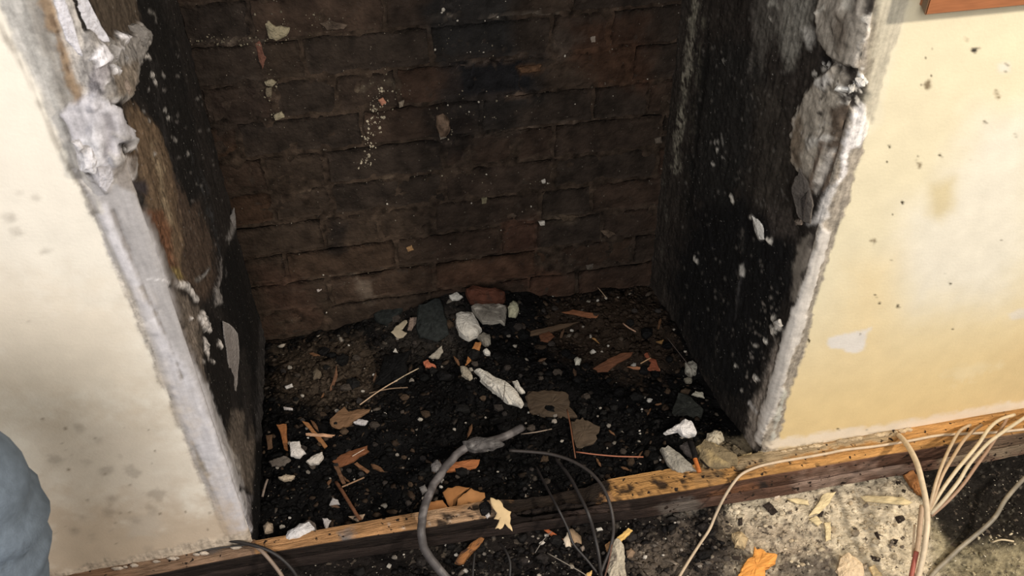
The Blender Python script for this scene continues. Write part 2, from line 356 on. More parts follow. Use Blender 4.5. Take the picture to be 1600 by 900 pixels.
# ---- right side
u, z, P, n, front, st, U, Z = wall_mesh('wall_right', 1)
rev = ~front; K = rev; st.rg[rev] = 1
big = fbm(P, 10, 4, 90, (1, 1, .3)); fine = fbm(P, 60, 4, 91, (1, 1, .25))
st.col = np.where(rev[:, None], (S(58, 52, 47)*(0.45+0.75*big+0.35*(fine-.3))[:, None]), st.col)
low = sstep(0.45, 0.05, Z)[:, None]; mid = (sstep(0.8, 0.55, Z)*sstep(0.25, 0.45, Z))[:, None]
st.col = np.where(front[:, None], S(240, 229, 197)*(1-low)+S(241, 216, 163)*low, st.col)
st.poly([(1085, 330), (1120, 290), (1185, 320), (1250, 380), (1242, 440), (1215, 500), (1205, 560), (1172, 640), (1120, 610), (1060, 520), (1042, 430)], S(21, 21, 22), 22, 22, .95, keep=K)
st.poly([(1095, 80), (1170, 60), (1200, 130), (1170, 260), (1130, 320), (1075, 300)], S(40, 39, 37), 18, 20, .8, keep=K)
st.poly([(1175, 130), (1230, 140), (1240, 260), (1200, 330), (1180, 330), (1180, 220)], S(70, 64, 57), 14, 18, .7, keep=K)
st.poly([(1190, 310), (1240, 340), (1250, 375), (1205, 370)], S(84, 76, 70), 8, 12, .7, keep=K)
st.line([(1088, -10), (1083, 40), (1076, 100), (1067, 170), (1058, 230), (1056, 262)], 15, S(160, 154, 138), 4, 9, .95, breakup=.46, keep=K)
st.line([(1100, 30), (1092, 90), (1087, 150), (1078, 220)], 8, S(100, 96, 84), 4, 8, .8, breakup=.5, keep=K)
st.line([(1108, 50), (1098, 130), (1087, 220), (1076, 320)], 7, S(20, 19, 17), 4, 4, .8, h=-.002, keep=K)
st.line([(1035, 270), (1042, 340), (1030, 420)], 5, S(92, 88, 80), 3, 6, .8, breakup=.5, keep=K)
st.poly([(1192, -20), (1258, -20), (1264, 30), (1248, 80), (1236, 102), (1216, 62)], S(158, 154, 144), 12, 14, .85, keep=K)
st.poly([(1165, -20), (1195, -20), (1212, 60), (1190, 110), (1175, 40)], S(104, 99, 92), 10, 14, .8, keep=K)
st.poly([(1255, 45), (1275, 45), (1276, 72), (1262, 78)], S(196, 192, 184), 7, 9, .9, keep=K)
st.poly([(1195, -20), (1215, -20), (1212, 8), (1200, 8)], S(170, 166, 156), 4, 6, keep=K)
for x0, y0, x1, y1 in ((1170, 640, 1205, 560), (1180, 20, 1172, 120), (1205, 60, 1196, 150), (1160, 360, 1150, 480), (1225, 20, 1216, 90), (1240, 0, 1236, 60), (1128, 450, 1118, 560)):
    st.line([(x0, y0), (x1, y1)], 4, S(110, 104, 97), 3, 6, .6, breakup=.5, keep=K)
# bulging torn plaster near the arris
st.poly([(1340, -40), (1428, -40), (1402, 60), (1377, 130), (1360, 190), (1350, 222), (1332, 290), (1312, 350), (1292, 420), (1267, 500), (1242, 590), (1217, 680), (1207, 712), (1150, 712), (1300, 200)], S(164, 154, 140), 3, 6, keep=front)
st.mott = .7
st.poly([(1350, -20), (1425, -20), (1402, 60), (1377, 130), (1362, 192), (1348, 192), (1352, 120), (1357, 60)], S(160, 150, 132), 4, 6)
st.poly([(1280, 18), (1300, -10), (1340, -10), (1355, 20), (1358, 50), (1346, 80), (1340, 106), (1320, 102), (1300, 88), (1280, 66)], S(188, 179, 166), 3, 6, tone=.3, h=.008)
st.poly([(1312, 15), (1336, 25), (1330, 70), (1325, 98), (1312, 60)], S(118, 107, 95), 9, 8, .85, h=.003)
st.line([(1283, 32), (1281, 64), (1298, 86), (1318, 104)], 5, S(212, 204, 192), 3, 5, .9)  # light rim painted as a highlight on the upper bulge
st.poly([(1284, 25), (1300, 20), (1302, 60), (1296, 82), (1284, 62)], S(186, 177, 164), 5, 5, .8)
st.line([(1283, 20), (1296, 10)], 3, S(225, 220, 208), 1, 2, h=.003)
st.line([(1356, 25), (1358, 52), (1347, 70), (1342, 88)], 5, S(214, 208, 198), 2, 6, h=.003)
st.poly([(1318, -15), (1338, -15), (1338, 14), (1322, 14)], S(214, 208, 196), 5, 8)
st.poly([(1280, 85), (1296, 90), (1302, 105), (1288, 120), (1278, 108)], S(32, 29, 28), 4, 5, h=-.004)
st.poly([(1262, 142), (1285, 116), (1310, 100), (1332, 122), (1312, 150), (1316, 190), (1302, 230), (1287, 270), (1268, 302), (1256, 272), (1237, 250), (1240, 200), (1250, 168)], S(194, 184, 169), 4, 8, tone=.3, h=.008)
st.poly([(1240, 190), (1256, 170), (1262, 220), (1258, 262), (1240, 252)], S(118, 100, 80), 7, 7, .8)
st.poly([(1276, 122), (1302, 112), (1308, 128), (1296, 140), (1282, 134)], S(226, 221, 213), 4, 7, h=.003)
st.poly([(1322, 130), (1350, 124), (1354, 150), (1341, 178), (1322, 162)], S(46, 41, 37), 4, 7, h=-.006)
st.line([(1306, 150), (1296, 190), (1288, 225), (1276, 262)], 8, S(198, 188, 172), 5, 6, .85)  # paler streak, a highlight painted down the lower bulge
st.line([(1262, 142), (1252, 168), (1244, 198), (1240, 220)], 5, S(206, 198, 186), 3, 6, .7, breakup=.4)  # left rim of this bulge, highlight put into the colour
st.scatter([(1262, 105), (1350, 105), (1350, 180), (1300, 240), (1250, 200)], 70, S(222, 216, 206), (.8, 4.0), 31)
st.scatter([(1262, 100), (1350, 105), (1350, 180), (1290, 200)], 30, S(60, 54, 48), (.8, 4.0), 32)
st.dots([(1346, 127, 7), (1331, 136, 6), (1320, 138, 5), (1285, 100, 4), (1292, 103, 3)], S(232, 228, 220), h=.004)
st.poly([(1300, 166), (1330, 164), (1326, 190), (1311, 230), (1296, 242), (1300, 200)], S(98, 85, 73), 4, 5, h=-.003)
st.poly([(1268, 215), (1300, 208), (1304, 216), (1290, 226), (1274, 232)], S(224, 218, 208), 4, 7, h=.003)
st.poly([(1330, 178), (1350, 166), (1357, 200), (1346, 226), (1338, 252), (1322, 282), (1306, 288), (1314, 250), (1321, 215)], S(240, 235, 232), 3, 7, h=.003)
for a, b, cc in (((1294, 222), (1268, 302), S(120, 104, 90)), ((1302, 235), (1276, 300), S(196, 188, 178)), ((1310, 230), (1288, 296), S(112, 96, 82))):
    st.line([a, b], 6, cc, 3, 3)
st.poly([(1322, 280), (1306, 288), (1290, 300), (1275, 330), (1262, 350), (1282, 352), (1300, 340), (1306, 300)], S(208, 203, 198), 4, 7)
st.poly([(1330, 232), (1350, 222), (1332, 290), (1312, 350), (1292, 420), (1267, 500), (1242, 590), (1217, 680), (1207, 700), (1188, 700), (1200, 650), (1230, 560), (1255, 470), (1280, 390), (1300, 320)], S(166, 156, 142), 3, 7, tone=.35)
st.mott = .3
st.poly([(1282, 355), (1298, 360), (1290, 402), (1276, 440), (1263, 482), (1246, 540), (1236, 562), (1226, 602), (1201, 662), (1186, 695), (1178, 684), (1190, 640), (1214, 560), (1234, 500), (1250, 450), (1268, 392)], S(224, 217, 208), 3, 6, tone=.12, h=.004)
st.poly([(1246, 372), (1264, 368), (1268, 392), (1252, 440), (1240, 470), (1240, 420)], S(146, 137, 126), 4, 8)
st.line([(1205, 690), (1216, 650), (1226, 610)], 6, S(206, 204, 192), 2, 6, h=.003)
st.line([(1300, 350), (1288, 405), (1262, 490), (1235, 590), (1212, 680)], 3, S(110, 100, 88), 2, 5, .7, breakup=.45)
st.mott = .8
st.poly([(1215, 530), (1205, 560), (1196, 590), (1170, 642), (1164, 700), (1180, 700), (1190, 640), (1215, 560)], S(178, 166, 154), 5, 6)
st.line([(1172, 630), (1182, 645)], 7, S(205, 200, 195), 2, 4)
st.poly([(1175, 336), (1191, 350), (1194, 374), (1187, 374), (1180, 356)], S(232, 228, 220), 2, 3, h=.003)
st.poly([(1155, 414), (1163, 411), (1162, 432), (1155, 430)], S(206, 202, 194), 2, 2)
st.line([(1158, 432), (1148, 500)], 3, S(86, 84, 84), 2, 2, .7)
st.dots([(1203, 376, 4), (1172, 340, 3), (1214, 508, 6), (1208, 516, 6), (1212, 496, 4), (1196, 533, 4), (1180, 540, 3), (1181, 592, 5), (1150, 572, 4), (1159, 610, 3), (1117, 222, 3), (1122, 222, 2.5), (1121, 234, 3), (1130, 245, 2.5), (1113, 256, 2), (1131, 94, 3), (1131, 98, 2), (1204, 30, 3), (1145, 312, 4), (1087, 405, 3), (1090, 410, 2)], S(196, 190, 180), h=.002)
st.line([(1127, 208), (1131, 228)], 2, S(120, 116, 110), 1, 1)
st.scatter([(1080, 20), (1240, 20), (1260, 260), (1200, 640), (1060, 480)], 210, S(112, 107, 101), (.6, 2.2), 15, aspect=1.5)
st.scatter([(1170, 500), (1225, 420), (1215, 560), (1165, 620)], 60, S(150, 142, 134), (.7, 2.6), 16)
# yellow paint: worn pale patches, chips, soot flecks
F_ = front; st.mott = 0.0; st.tone = st.tone*.2
st.poly([(1470, 300), (1530, 180), (1620, 170), (1620, 400), (1560, 470), (1430, 480), (1400, 400), (1420, 330)], S(244, 238, 222), 50, 10, .9, keep=F_)
st.poly([(1455, 290), (1490, 280), (1488, 330), (1468, 345), (1452, 335)], S(222, 206, 164), 14, 5, .85, keep=F_)
st.poly([(1550, 560), (1620, 520), (1620, 640), (1540, 640)], S(232, 206, 156), 40, 12, .6, keep=F_)
st.poly([(1470, 585), (1560, 560), (1560, 575), (1480, 595)], S(244, 226, 184), 10, 14, .7, keep=F_)
st.poly([(1330, 420), (1400, 400), (1380, 560), (1310, 560)], S(246, 222, 172), 40, 12, .5, keep=F_)
st.poly([(1294, 528), (1320, 522), (1345, 518), (1362, 510), (1352, 528), (1348, 545), (1330, 550), (1310, 545), (1296, 541)], S(240, 234, 226), 3, 5, keep=F_)
st.poly([(1575, 490), (1600, 484), (1605, 496), (1582, 496)], S(236, 228, 214), 4, 5, .8, keep=F_)
st.poly([(1558, 100), (1576, 98), (1578, 112), (1562, 112)], S(240, 234, 220), 6, 6, .8, keep=F_)
st.poly([(1375, 0), (1425, -10), (1375, 190), (1352, 225), (1350, 190)], S(240, 232, 208), 8, 8, .5, keep=F_)
st.line([(1205, 695), (1300, 682), (1400, 668), (1500, 650), (1620, 628)], 15, S(250, 236, 214), 4, 5, .95, keep=F_)
st.line([(1210, 704), (1300, 690), (1380, 676)], 5, S(150, 138, 118), 3, 5, .6, breakup=.4, keep=F_)
st.poly([(1516, 76), (1530, 75), (1526, 82), (1520, 83)], S(34, 28, 24), 1.2, 1, keep=F_)
st.dots([(1539, 191, 2.2), (1390, 229, 1.9), (1386, 254, 1.9), (1469, 243, 2.2), (1587, 211, 1.9), (1573, 101, 2.2), (1572, 113, 1.4), (1515, 251, 1.4), (1403, 479, 2.4), (1410, 317, 1.9), (1395, 335, 1.1), (1485, 443, 2.2), (1368, 462, 1.7), (1374, 474, 1.2), (1344, 523, 1.4), (1456, 77, 1.2), (1446, 91, 1.4), (1440, 133, 1.3), (1456, 119, 1.2), (1475, 40, 1.2), (1392, 407, 1.2), (1564, 376, 1.4), (1478, 428, 1.1), (1435, 245, 1.2), (1506, 236, 1.2), (1489, 514, 1.1), (1310, 711-40, 1.3), (1354, 672, 1.3), (1264, 532, 1.3), (1557, 149, 1.7)], S(60, 50, 28.8), soft=.9)
st.dots([(1450, 133, 5), (1558, 148, 5), (1435, 256, 4), (1366, 378, 5), (1510, 62, 3)], S(190, 178, 150), soft=3)
wall_finish('wall_right', u, z, P, n, st, U, M_WALL)

def brick_colour(Pb, x0, z0, seed):
    rg = np.random.default_rng(seed)
    base = [S(58, 46, 38), S(62, 47, 38), S(54, 44, 37), S(65, 49, 38), S(57, 47, 39), S(50, 42, 36)][rg.integers(6)]
    s = Stain(Pb, base*1.0, 200+seed % 40)
    f = fbm(Pb, 20, 4, 300); s.col = s.col*(0.55+0.9*f)[:, None]
    s.poly([(690, 95), (850, 85), (850, 150), (760, 200), (690, 160)], S(36, 33, 32), 14, 14, .8)
    s.poly([(720, 100), (810, 92), (835, 120), (830, 142), (722, 150)], S(27, 27, 29), 5, 6, .9)
    s.poly([(808, 103), (846, 100), (846, 113), (815, 114)], S(86, 64, 48), 4, 4, .9)
    s.poly([(660, 20), (760, -20), (800, -20), (800, 80), (690, 90)], S(34, 34, 34), 14, 12, .8)
    s.poly([(890, 40), (1010, 25), (1020, 140), (930, 130), (890, 90)], S(66, 45, 33), 20, 16, .7)
    s.poly([(690, 150), (830, 150), (800, 215), (690, 220)], S(38, 34, 31), 14, 12, .7)
    s.poly([(400, 400), (620, 330), (700, 440), (560, 500), (420, 540)], S(66, 54, 44), 30, 20, .55)
    s.poly([(392, 410), (470, 425), (500, 500), (420, 480)], S(76, 56, 46), 14, 10, .6)
    s.poly([(680, 420), (830, 400), (850, 430), (690, 450)], S(80, 58, 46), 10, 8, .7)
    s.poly([(782, 345), (840, 338), (838, 390), (785, 395)], S(72, 48, 38), 6, 5, .6)
    s.poly([(815, 430), (880, 425), (870, 465), (830, 462)], S(76, 54, 43), 6, 6, .7)
    s.poly([(880, 330), (1010, 330), (1010, 440), (880, 430)], S(46, 39, 34), 20, 16, .5)
    s.line([(715, 103), (745, 99), (800, 92), (815, 84)], 4, S(104, 90, 80), 2, 5, .8, breakup=.45)
    s.line([(560, 140), (612, 128), (618, 140)], 9, S(96, 86, 72), 4, 8, .8, breakup=.5)
    s.line([(655, 33), (690, 22), (705, 24), (760, 30), (800, 24), (870, 20)], 4, S(100, 90, 80), 2, 6, .8, breakup=.45)
    s.line([(790, 152), (812, 147), (830, 150)], 7, S(96, 80, 68), 2, 5, .8)
    s.line([(690, 225), (745, 215), (835, 198), (955, 183)], 3, S(88, 76, 66), 2, 5, .7, breakup=.45)
    s.line([(470, 300), (520, 292), (580, 285), (620, 272)], 4, S(86, 74, 62), 2, 5, .8, breakup=.45)
    s.line([(300, 62), (345, 66), (410, 62), (400, 72)], 10, S(104, 93, 82), 4, 10, .85, breakup=.48)
    s.line([(310, 118), (360, 120), (400, 122)], 7, S(82, 72, 64), 4, 8, .7, breakup=.5)
    s.line([(420, 455), (480, 447), (560, 440), (680, 425)], 4, S(84, 70, 60), 2, 6, .7, breakup=.45)
    s.line([(700, 352), (780, 330), (842, 346)], 4, S(84, 74, 64), 2, 6, .6, breakup=.5)
    s.poly([(840, 330), (905, 335), (900, 346), (860, 346)], S(88, 76, 64), 4, 6, .6)
    s.poly([(548, 430), (575, 440), (590, 465), (570, 470)], S(110, 98, 86), 6, 12, .6)
    s.poly([(875, 40), (910, 60), (880, 90), (860, 70)], S(78, 68, 60), 6, 14, .6)
    s.poly([(520, 340), (545, 350), (535, 380), (510, 372)], S(36, 31, 28), 5, 8, .8)
    s.poly([(505, 390), (525, 378), (548, 390), (520, 400)], S(34, 29, 26), 4, 6, .8)
    s.poly([(660, 170), (720, 160), (740, 240), (680, 250)], S(30, 26, 24), 12, 18, .7)
    s.poly([(280, 0), (400, 0), (420, 200), (330, 240), (290, 100)], S(46, 40, 37), 18, 14, .5)
    return s

# ---- back wall: bed of mortar, then the bricks one by one
x = np.arange(-0.06, 0.98, 0.004); z = np.r_[np.arange(-0.12, 1.0, 0.004), np.arange(1.02, 2.25, 0.1)]
X, Zm = np.meshgrid(x, z, indexing='ij'); X = X.ravel(); Zm = Zm.ravel()
P = np.c_[X, np.full(len(X), D), Zm]
st = Stain(P, S(52, 45, 40), 120)
st.col = brick_colour(P, 0, 0, 4).col*1.12*(0.7+0.6*fbm(P, 70, 3, 121))[:, None]
V = P.copy(); V[:, 1] += 0.0045-0.009*fbm(P, 28, 4, 130)
wb = tag(mesh('wall_back', V, grid_faces(len(x), len(z)), M_MORTAR, st.col), kind='structure')
BRICKBOXES = []
JOINTS = {}
courses = []
for i in range(-6, 10):
    courses.append((0.65-0.075*(i+1), 0.65-0.075*i, i))
ANCH = {5: (843, 322), 4: (694, 285), 6: (782, 372), 7: (679, 428), 0: (671, 58), 1: (520, 110), 2: (560, 150), 3: (690, 225), 8: (825, 440), -1: (600, 10)}
GROUPB = []
for z0, z1, i in courses:
    ax = on_axis(*ANCH[i], 1, D)[0] if i in ANCH else 0.3+0.1125*(i % 2)
    js = [ax]; rg = np.random.default_rng(500+i)
    xx = ax
    while xx < 0.95:
        xx += 0.225 if (rg.random() < .72) else 0.1125; js.append(xx)
    xx = ax
    if i == 6: js.append(ax+0.077)
    while xx > -0.05:
        xx -= 0.225 if (rg.random() < .72) else 0.1125; js.append(xx)
    js = sorted(js)
    if i == 6:
        js = [j for j in js if abs(j-(ax+0.1125)) > .03]
    for a, b in zip(js[:-1], js[1:]):
        a2, b2 = max(a, -0.02), min(b, 0.915)
        if b2-a2 < 0.03: continue
        g = 0.0042; nx, nz = max(5, int((b2-a2)/0.0085)), 8
        xs = np.linspace(a2+g, b2-g, nx); zs = np.linspace(z0+g*.9, z1-g*.9, nz)
        XX, ZZ = np.meshgrid(xs, zs, indexing='ij'); XX = XX.ravel(); ZZ = ZZ.ravel()
        Pb = np.c_[XX, np.full(len(XX), D), ZZ]
        ex = np.minimum(XX-xs[0], xs[-1]-XX); ez = np.minimum(ZZ-zs[0], zs[-1]-ZZ)
        edge = np.minimum(ex, ez)
        nz_ = fbm(Pb, 55, 4, 600)-0.5; sh = (rg.random()-.5)*0.004
        tilt = (rg.random()-.5)*0.02
        Y = D-0.003+sh+nz_*0.009+tilt*(XX-xs.mean())*.5+0.0022*np.clip(1-edge/0.006, 0, 1)**1.5+0.012*np.clip(fbm(Pb, 33, 3, 640+i)-.66, 0, 1)
        XX = XX+(fbm(Pb, 60, 3, 610)-.5)*0.012; ZZ = ZZ+(fbm(Pb, 60, 3, 620)-.5)*0.010
        s = brick_colour(Pb, a2, z0, int(1000+i*50+a2*100))
        V = np.c_[XX, Y, ZZ]
        # skirt back into the mortar
        bd = [k for k in range(nx)]
        ring = [k*nz for k in range(nx)]+[(nx-1)*nz+k for k in range(1, nz)]+[k*nz+nz-1 for k in range(nx-2, -1, -1)]+[k for k in range(nz-2, 0, -1)]
        Vb = V[ring].copy(); Vb[:, 1] = D+0.012
        Fc = [tuple(f) for f in grid_faces(nx, nz)]; n0 = len(V); m_ = len(ring)
        for k in range(m_): Fc.append((ring[k], ring[(k+1) % m_], n0+(k+1) % m_, n0+k))
        mesh('brick', np.r_[V, Vb], Fc, M_BRICK, np.r_[s.col, s.col[ring]*.9], parent=wb)

# closing slab over the recess
def box(name, lo, hi, mat, col, parent=None):
    lo = np.array(lo); hi = np.array(hi)
    V = np.array([[(lo, hi)[(k >> 2) & 1][0], (lo, hi)[(k >> 1) & 1][1], (lo, hi)[k & 1][2]] for k in range(8)])
    Fq = [(0, 1, 3, 2), (4, 6, 7, 5), (0, 4, 5, 1), (2, 3, 7, 6), (0, 2, 6, 4), (1, 5, 7, 3)]
    return mesh(name, V, Fq, mat, col, False, parent)
tag(box('wall_above', (-0.02, -0.0, 1.75), (W+0.02, D+0.02, 2.2), M_WALL, CREAM), kind='structure')

# ---- ground: ash bed in the recess, void floor in front
def bed(xy):
    xy = np.atleast_2d(xy); X, Y = xy[:, 0], xy[:, 1]
    q = np.c_[X, Y, np.zeros(len(X))]
    h = -0.032+0.066*np.exp(-((X-0.44)/0.20)**2-((Y-0.56)/0.10)**2)
    h = h+0.030*np.exp(-((X-0.84)/0.10)**2-((Y-0.05)/0.07)**2)+0.018*np.exp(-((X-0.15)/0.12)**2-((Y-0.30)/0.12)**2)+0.02*np.exp(-((X-0.8)/.12)**2-((Y-.42)/.12)**2)
    h = h+0.028*(fbm(q, 9, 3, 31)-.5)+0.016*(fbm(q, 34, 3, 33)-.5)
    return h
def pit(xy):
    xy = np.atleast_2d(xy); X, Y = xy[:, 0], xy[:, 1]
    q = np.c_[X, Y, np.zeros(len(X))]
    h = -0.075+0.020*(fbm(q, 8, 3, 35)-.5)+0.012*(fbm(q, 40, 3, 37)-.5)
    return h-0.02*sstep(1.25, 1.34, X)*sstep(-.22, -.12, Y)
def ground(px, py):
    p = at_z(px, py, -0.03)
    f = bed if p[1] > -0.01 else pit
    zc = -0.03 if f is bed else -0.075
    for _ in range(6):
        p = at_z(px, py, zc); zc = float(f(p[None, :2])[0])
    return at_z(px, py, zc)
def ash_zones(st):
    st.poly([(425, 545), (560, 530), (600, 560), (580, 620), (500, 640), (430, 610)], S(74, 63, 52), 18, 25, .8)
    st.poly([(860, 470), (1030, 455), (1060, 560), (1000, 600), (900, 560), (860, 540)], S(62, 50, 40), 20, 30, .7)
    st.poly([(580, 490), (720, 470), (720, 560), (600, 560)], S(52, 47, 42), 18, 22, .6)
    st.poly([(1085, 690), (1180, 680), (1190, 712), (1085, 740)], S(118, 106, 86), 10, 14, .85)
    st.poly([(1000, 640), (860, 560), (640, 620), (700, 760), (950, 740)], S(13, 12, 12), 25, 25, .75)
xs = np.linspace(-0.02, 0.94, 260); ys = np.linspace(-0.006, 0.58, 170)
X, Y = np.meshgrid(xs, ys, indexing='ij'); XY = np.c_[X.ravel(), Y.ravel()]
P = np.c_[XY, bed(XY)]
st = Stain(P, BLACK, 150)
st.col = S(15, 14, 14)*(0.4+1.1*fbm(P, 30, 4, 151))[:, None]
ash_zones(st)
tag(mesh('floor_recess', P, grid_faces(len(xs), len(ys)), M_SOOT, st.col), kind='structure')
def pit_zones(st):
    st.poly([(990, 785), (1080, 775), (1090, 800), (1010, 800)], S(130, 122, 112), 8, 14, .8)
    st.poly([(990, 860), (1060, 830), (1100, 905), (990, 905)], S(120, 108, 96), 14, 30, .6)
    st.poly([(1135, 790), (1215, 765), (1400, 735), (1438, 770), (1470, 830), (1510, 905), (1125, 910), (1150, 850)], S(222, 208, 182), 8, 16, .97, tone=.35)
    st.poly([(1440, 800), (1500, 850), (1620, 850), (1620, 910), (1470, 910)], S(150, 140, 114), 14, 22, .9, tone=.7)
    st.poly([(1410, 728), (1620, 690), (1620, 842), (1540, 828), (1500, 850), (1478, 838), (1452, 800), (1430, 760)], S(36, 33, 30), 7, 12, .96, tone=.5)
    st.poly([(1220, 868), (1300, 862), (1320, 905), (1180, 910), (1200, 890)], S(78, 70, 66), 10, 20, .85)
    st.poly([(1130, 815), (1230, 800), (1290, 850), (1230, 880), (1150, 850)], S(176, 160, 140), 20, 30, .7, tone=.6)
    st.poly([(1100, 880), (1150, 840), (1170, 870), (1140, 910), (1090, 910)], S(84, 76, 70), 12, 18, .8)
xs = np.r_[np.arange(-1.4, -0.3, .06), np.arange(-0.3, 1.75, 0.0045), np.arange(1.78, 2.6, .06)]; ys = np.r_[np.arange(-1.9, -0.42, .06), np.arange(-0.42, 0.004, 0.0045)]
X, Y = np.meshgrid(xs, ys, indexing='ij'); XY = np.c_[X.ravel(), Y.ravel()]
P = np.c_[XY, pit(XY)]
st = Stain(P, BLACK, 170)
st.col = S(34, 30, 28)*(0.4+1.2*fbm(P, 26, 4, 171))[:, None]
pit_zones(st)
st.scatter([(640, 810), (1140, 780), (1140, 905), (640, 905)], 500, S(120, 112, 102), (.5, 2.2), 18)
st.scatter([(1140, 790), (1400, 740), (1440, 800), (1480, 900), (1140, 900)], 130, S(96, 86, 76), (.6, 3.0), 19)
st.scatter([(1140, 820), (1300, 790), (1300, 890), (1140, 900)], 150, S(84, 75, 70), (.8, 3.8), 20)
st.scatter([(1150, 790), (1400, 740), (1480, 900), (1200, 900)], 120, S(236, 224, 200), (.8, 3.5), 21)
st.scatter([(1470, 840), (1600, 800), (1600, 900), (1480, 900)], 120, S(64, 60, 52), (1, 4), 22)
st.scatter([(1450, 740), (1600, 700), (1600, 830), (1480, 830)], 50, S(110, 106, 98), (.6, 2.6), 23)
tag(mesh('floor', P, grid_faces(len(xs), len(ys)), M_DUST, st.col), kind='structure')

# ------------------------------------------------------------------ timber sole plate with parts
def interp(pts, v):
    pts = np.array(pts, float); return np.interp(v, pts[:, 0], pts[:, 1])
def beam():
    xs = np.r_[np.arange(-0.75, -0.45, .03), np.arange(-0.45, 1.75, 0.004), np.arange(1.78, 2.4, .03)]
    yf = interp([(-.8, -.022), (-.15, -.024), (0.0, -.020), (.11, -.022), (.28, -.028), (.42, -.030), (.55, -.036), (.67, -.045), (1.16, -.046), (1.43, -.050), (1.75, -.054), (2.5, -.06)], xs)
    yb = np.where((xs > 0.0) & (xs < W), 0.003, 0.006)
    burn = np.exp(-((xs-0.515)/0.085)**4)            # burnt-through stretch sits lower
    prof = []
    ntop, nfr = 13, 15
    for k in range(ntop): prof.append(('t', k/(ntop-1)))
    for k in range(1, nfr): prof.append(('f', k/(nfr-1)))
    V = []; side = []
    hb = interp([(-.8, .05), (0, .05), (.3, .052), (.67, .055), (.93, .064), (1.2, .068), (1.7, .07)], xs)
    for kind, t in prof:
        if kind == 't': p = np.c_[xs, yb+(yf-yb)*t, np.zeros(len(xs))-0.004*(t > .99)]
        else: p = np.c_[xs, yf-0.003*(t < .5), -hb*t]
        V.append(p); side += [kind]*len(xs)
    V = np.array(V); nr, nx = V.shape[:2]; B = V.reshape(-1, 3).copy(); side = np.array(side)
    st = Stain(B, BLACK, 210); T = side == 't'; Fm = side == 'f'
    g = fbm(B, 60, 4, 211, (.12, 1, 1)); g2 = fbm(B, 30, 4, 212)
    st.col[T] = (S(188, 142, 98)*(0.62+0.75*g)[:, None])[T]
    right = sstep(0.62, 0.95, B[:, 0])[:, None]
    fr = S(44, 36, 32)*(1-right)+S(104, 76, 62)*right  # front face coloured darker, standing in for shade under light from above
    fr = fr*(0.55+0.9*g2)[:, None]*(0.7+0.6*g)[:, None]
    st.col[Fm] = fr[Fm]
    warm = S(200, 150, 92)*(0.6+0.8*g)[:, None]
    rr = (B[:, 0] > 0.62) & T
    st.col[rr] = warm[rr]
    ly = B[:, 0] < 0.0
    st.col[T & ly] = (S(150, 118, 94)*(0.6+0.8*g)[:, None])[T & ly]
    # char and plaster smears on the top
    st.poly([(770, 770), (945, 740), (960, 760), (930, 795), (930, 830), (765, 830), (752, 800)], S(30, 28, 27), 8, 16, .97, keep=T)
    st.poly([(655, 800), (780, 780), (780, 830), (660, 845)], S(196, 168, 140), 10, 12, .55, keep=T)
    for x0, y0, r in ((690, 818, 7), (702, 806, 9), (724, 800, 8), (735, 806, 10), (744, 792, 10), (633, 832, 7), (668, 826, 6), (750, 808, 8), (1069, 752, 9), (1035, 759, 9), (1022, 752, 4), (1155, 731, 8), (1018, 772, 4), (950, 765, 8), (975, 768, 10), (968, 780, 9), (940, 775, 9), (985, 762, 6), (1000, 772, 6), (1050, 757, 4), (1128, 740, 5), (1090, 760, 4), (1240, 717, 3), (1256, 723, 4), (1288, 712, 3), (1278, 727, 3), (540, 841, 9), (545, 852, 6), (575, 848, 5)):
        st.poly([(x0-r, y0-r*.4), (x0, y0-r*.6), (x0+r, y0-r*.2), (x0+r*.7, y0+r*.5), (x0-r*.6, y0+r*.6)], S(40, 34, 31), 2, 7, .92, keep=T, h=-.002)
    st.poly([(530, 835), (552, 828), (556, 860), (540, 862)], S(150, 140, 134), 4, 8, .8, keep=T)
    st.poly([(1095, 722), (1130, 735), (1120, 752), (1085, 752)], S(150, 122, 88), 7, 10, .7, keep=T)
    st.poly([(1190, 700), (1280, 690), (1400, 670), (1410, 684), (1330, 698), (1200, 722), (1150, 728), (1150, 716)], S(186, 166, 134), 4, 10, .9, h=.003, keep=T)
    st.poly([(1060, 700), (1185, 690), (1190, 716), (1100, 732)], S(140, 122, 92), 6, 10, .85, keep=T)
    st.poly([(200, 866), (330, 840), (395, 838), (395, 866), (260, 892), (180, 900)], S(156, 130, 108), 10, 14, .75, keep=T)
    st.poly([(290, 855), (350, 840), (345, 858), (305, 866)], S(96, 92, 90), 6, 12, .8, keep=T)
    st.scatter([(600, 820), (780, 790), (780, 840), (600, 850)], 50, S(224, 205, 185), (.7, 2.6), 30, keep=T)
    st.scatter([(960, 760), (1200, 715), (1200, 745), (960, 790)], 110, S(60, 44, 34), (.7, 3.2), 31, keep=T)
    # front face: plaster dust and a scorched ring
    st.poly([(1240, 745), (1300, 730), (1370, 722), (1370, 745), (1250, 765)], S(150, 124, 110), 8, 14, .8, tone=.6, keep=Fm)
    st.poly([(1110, 768), (1190, 755), (1190, 775), (1110, 790)], S(150, 104, 74), 5, 10, .7, keep=Fm)
    st.poly([(1185, 752), (1200, 750), (1200, 768), (1186, 770)], S(52, 46, 44), 3, 5, .9, keep=Fm)
    st.poly([(1480, 690), (1610, 668), (1610, 700), (1490, 718)], S(132, 112, 92), 6, 12, .7, keep=Fm)
    st.poly([(1030, 785), (1080, 778), (1075, 792), (1030, 796)], S(118, 110, 104), 5, 10, .7, keep=Fm)
    st.poly([(880, 800), (990, 785), (985, 800), (890, 815)], S(90, 74, 66), 5, 10, .6, keep=Fm)
    V = B.copy()
    gz = (fbm(B, 60, 4, 213, (.15, 1, 1))-.5)
    bb = np.tile(burn, nr)
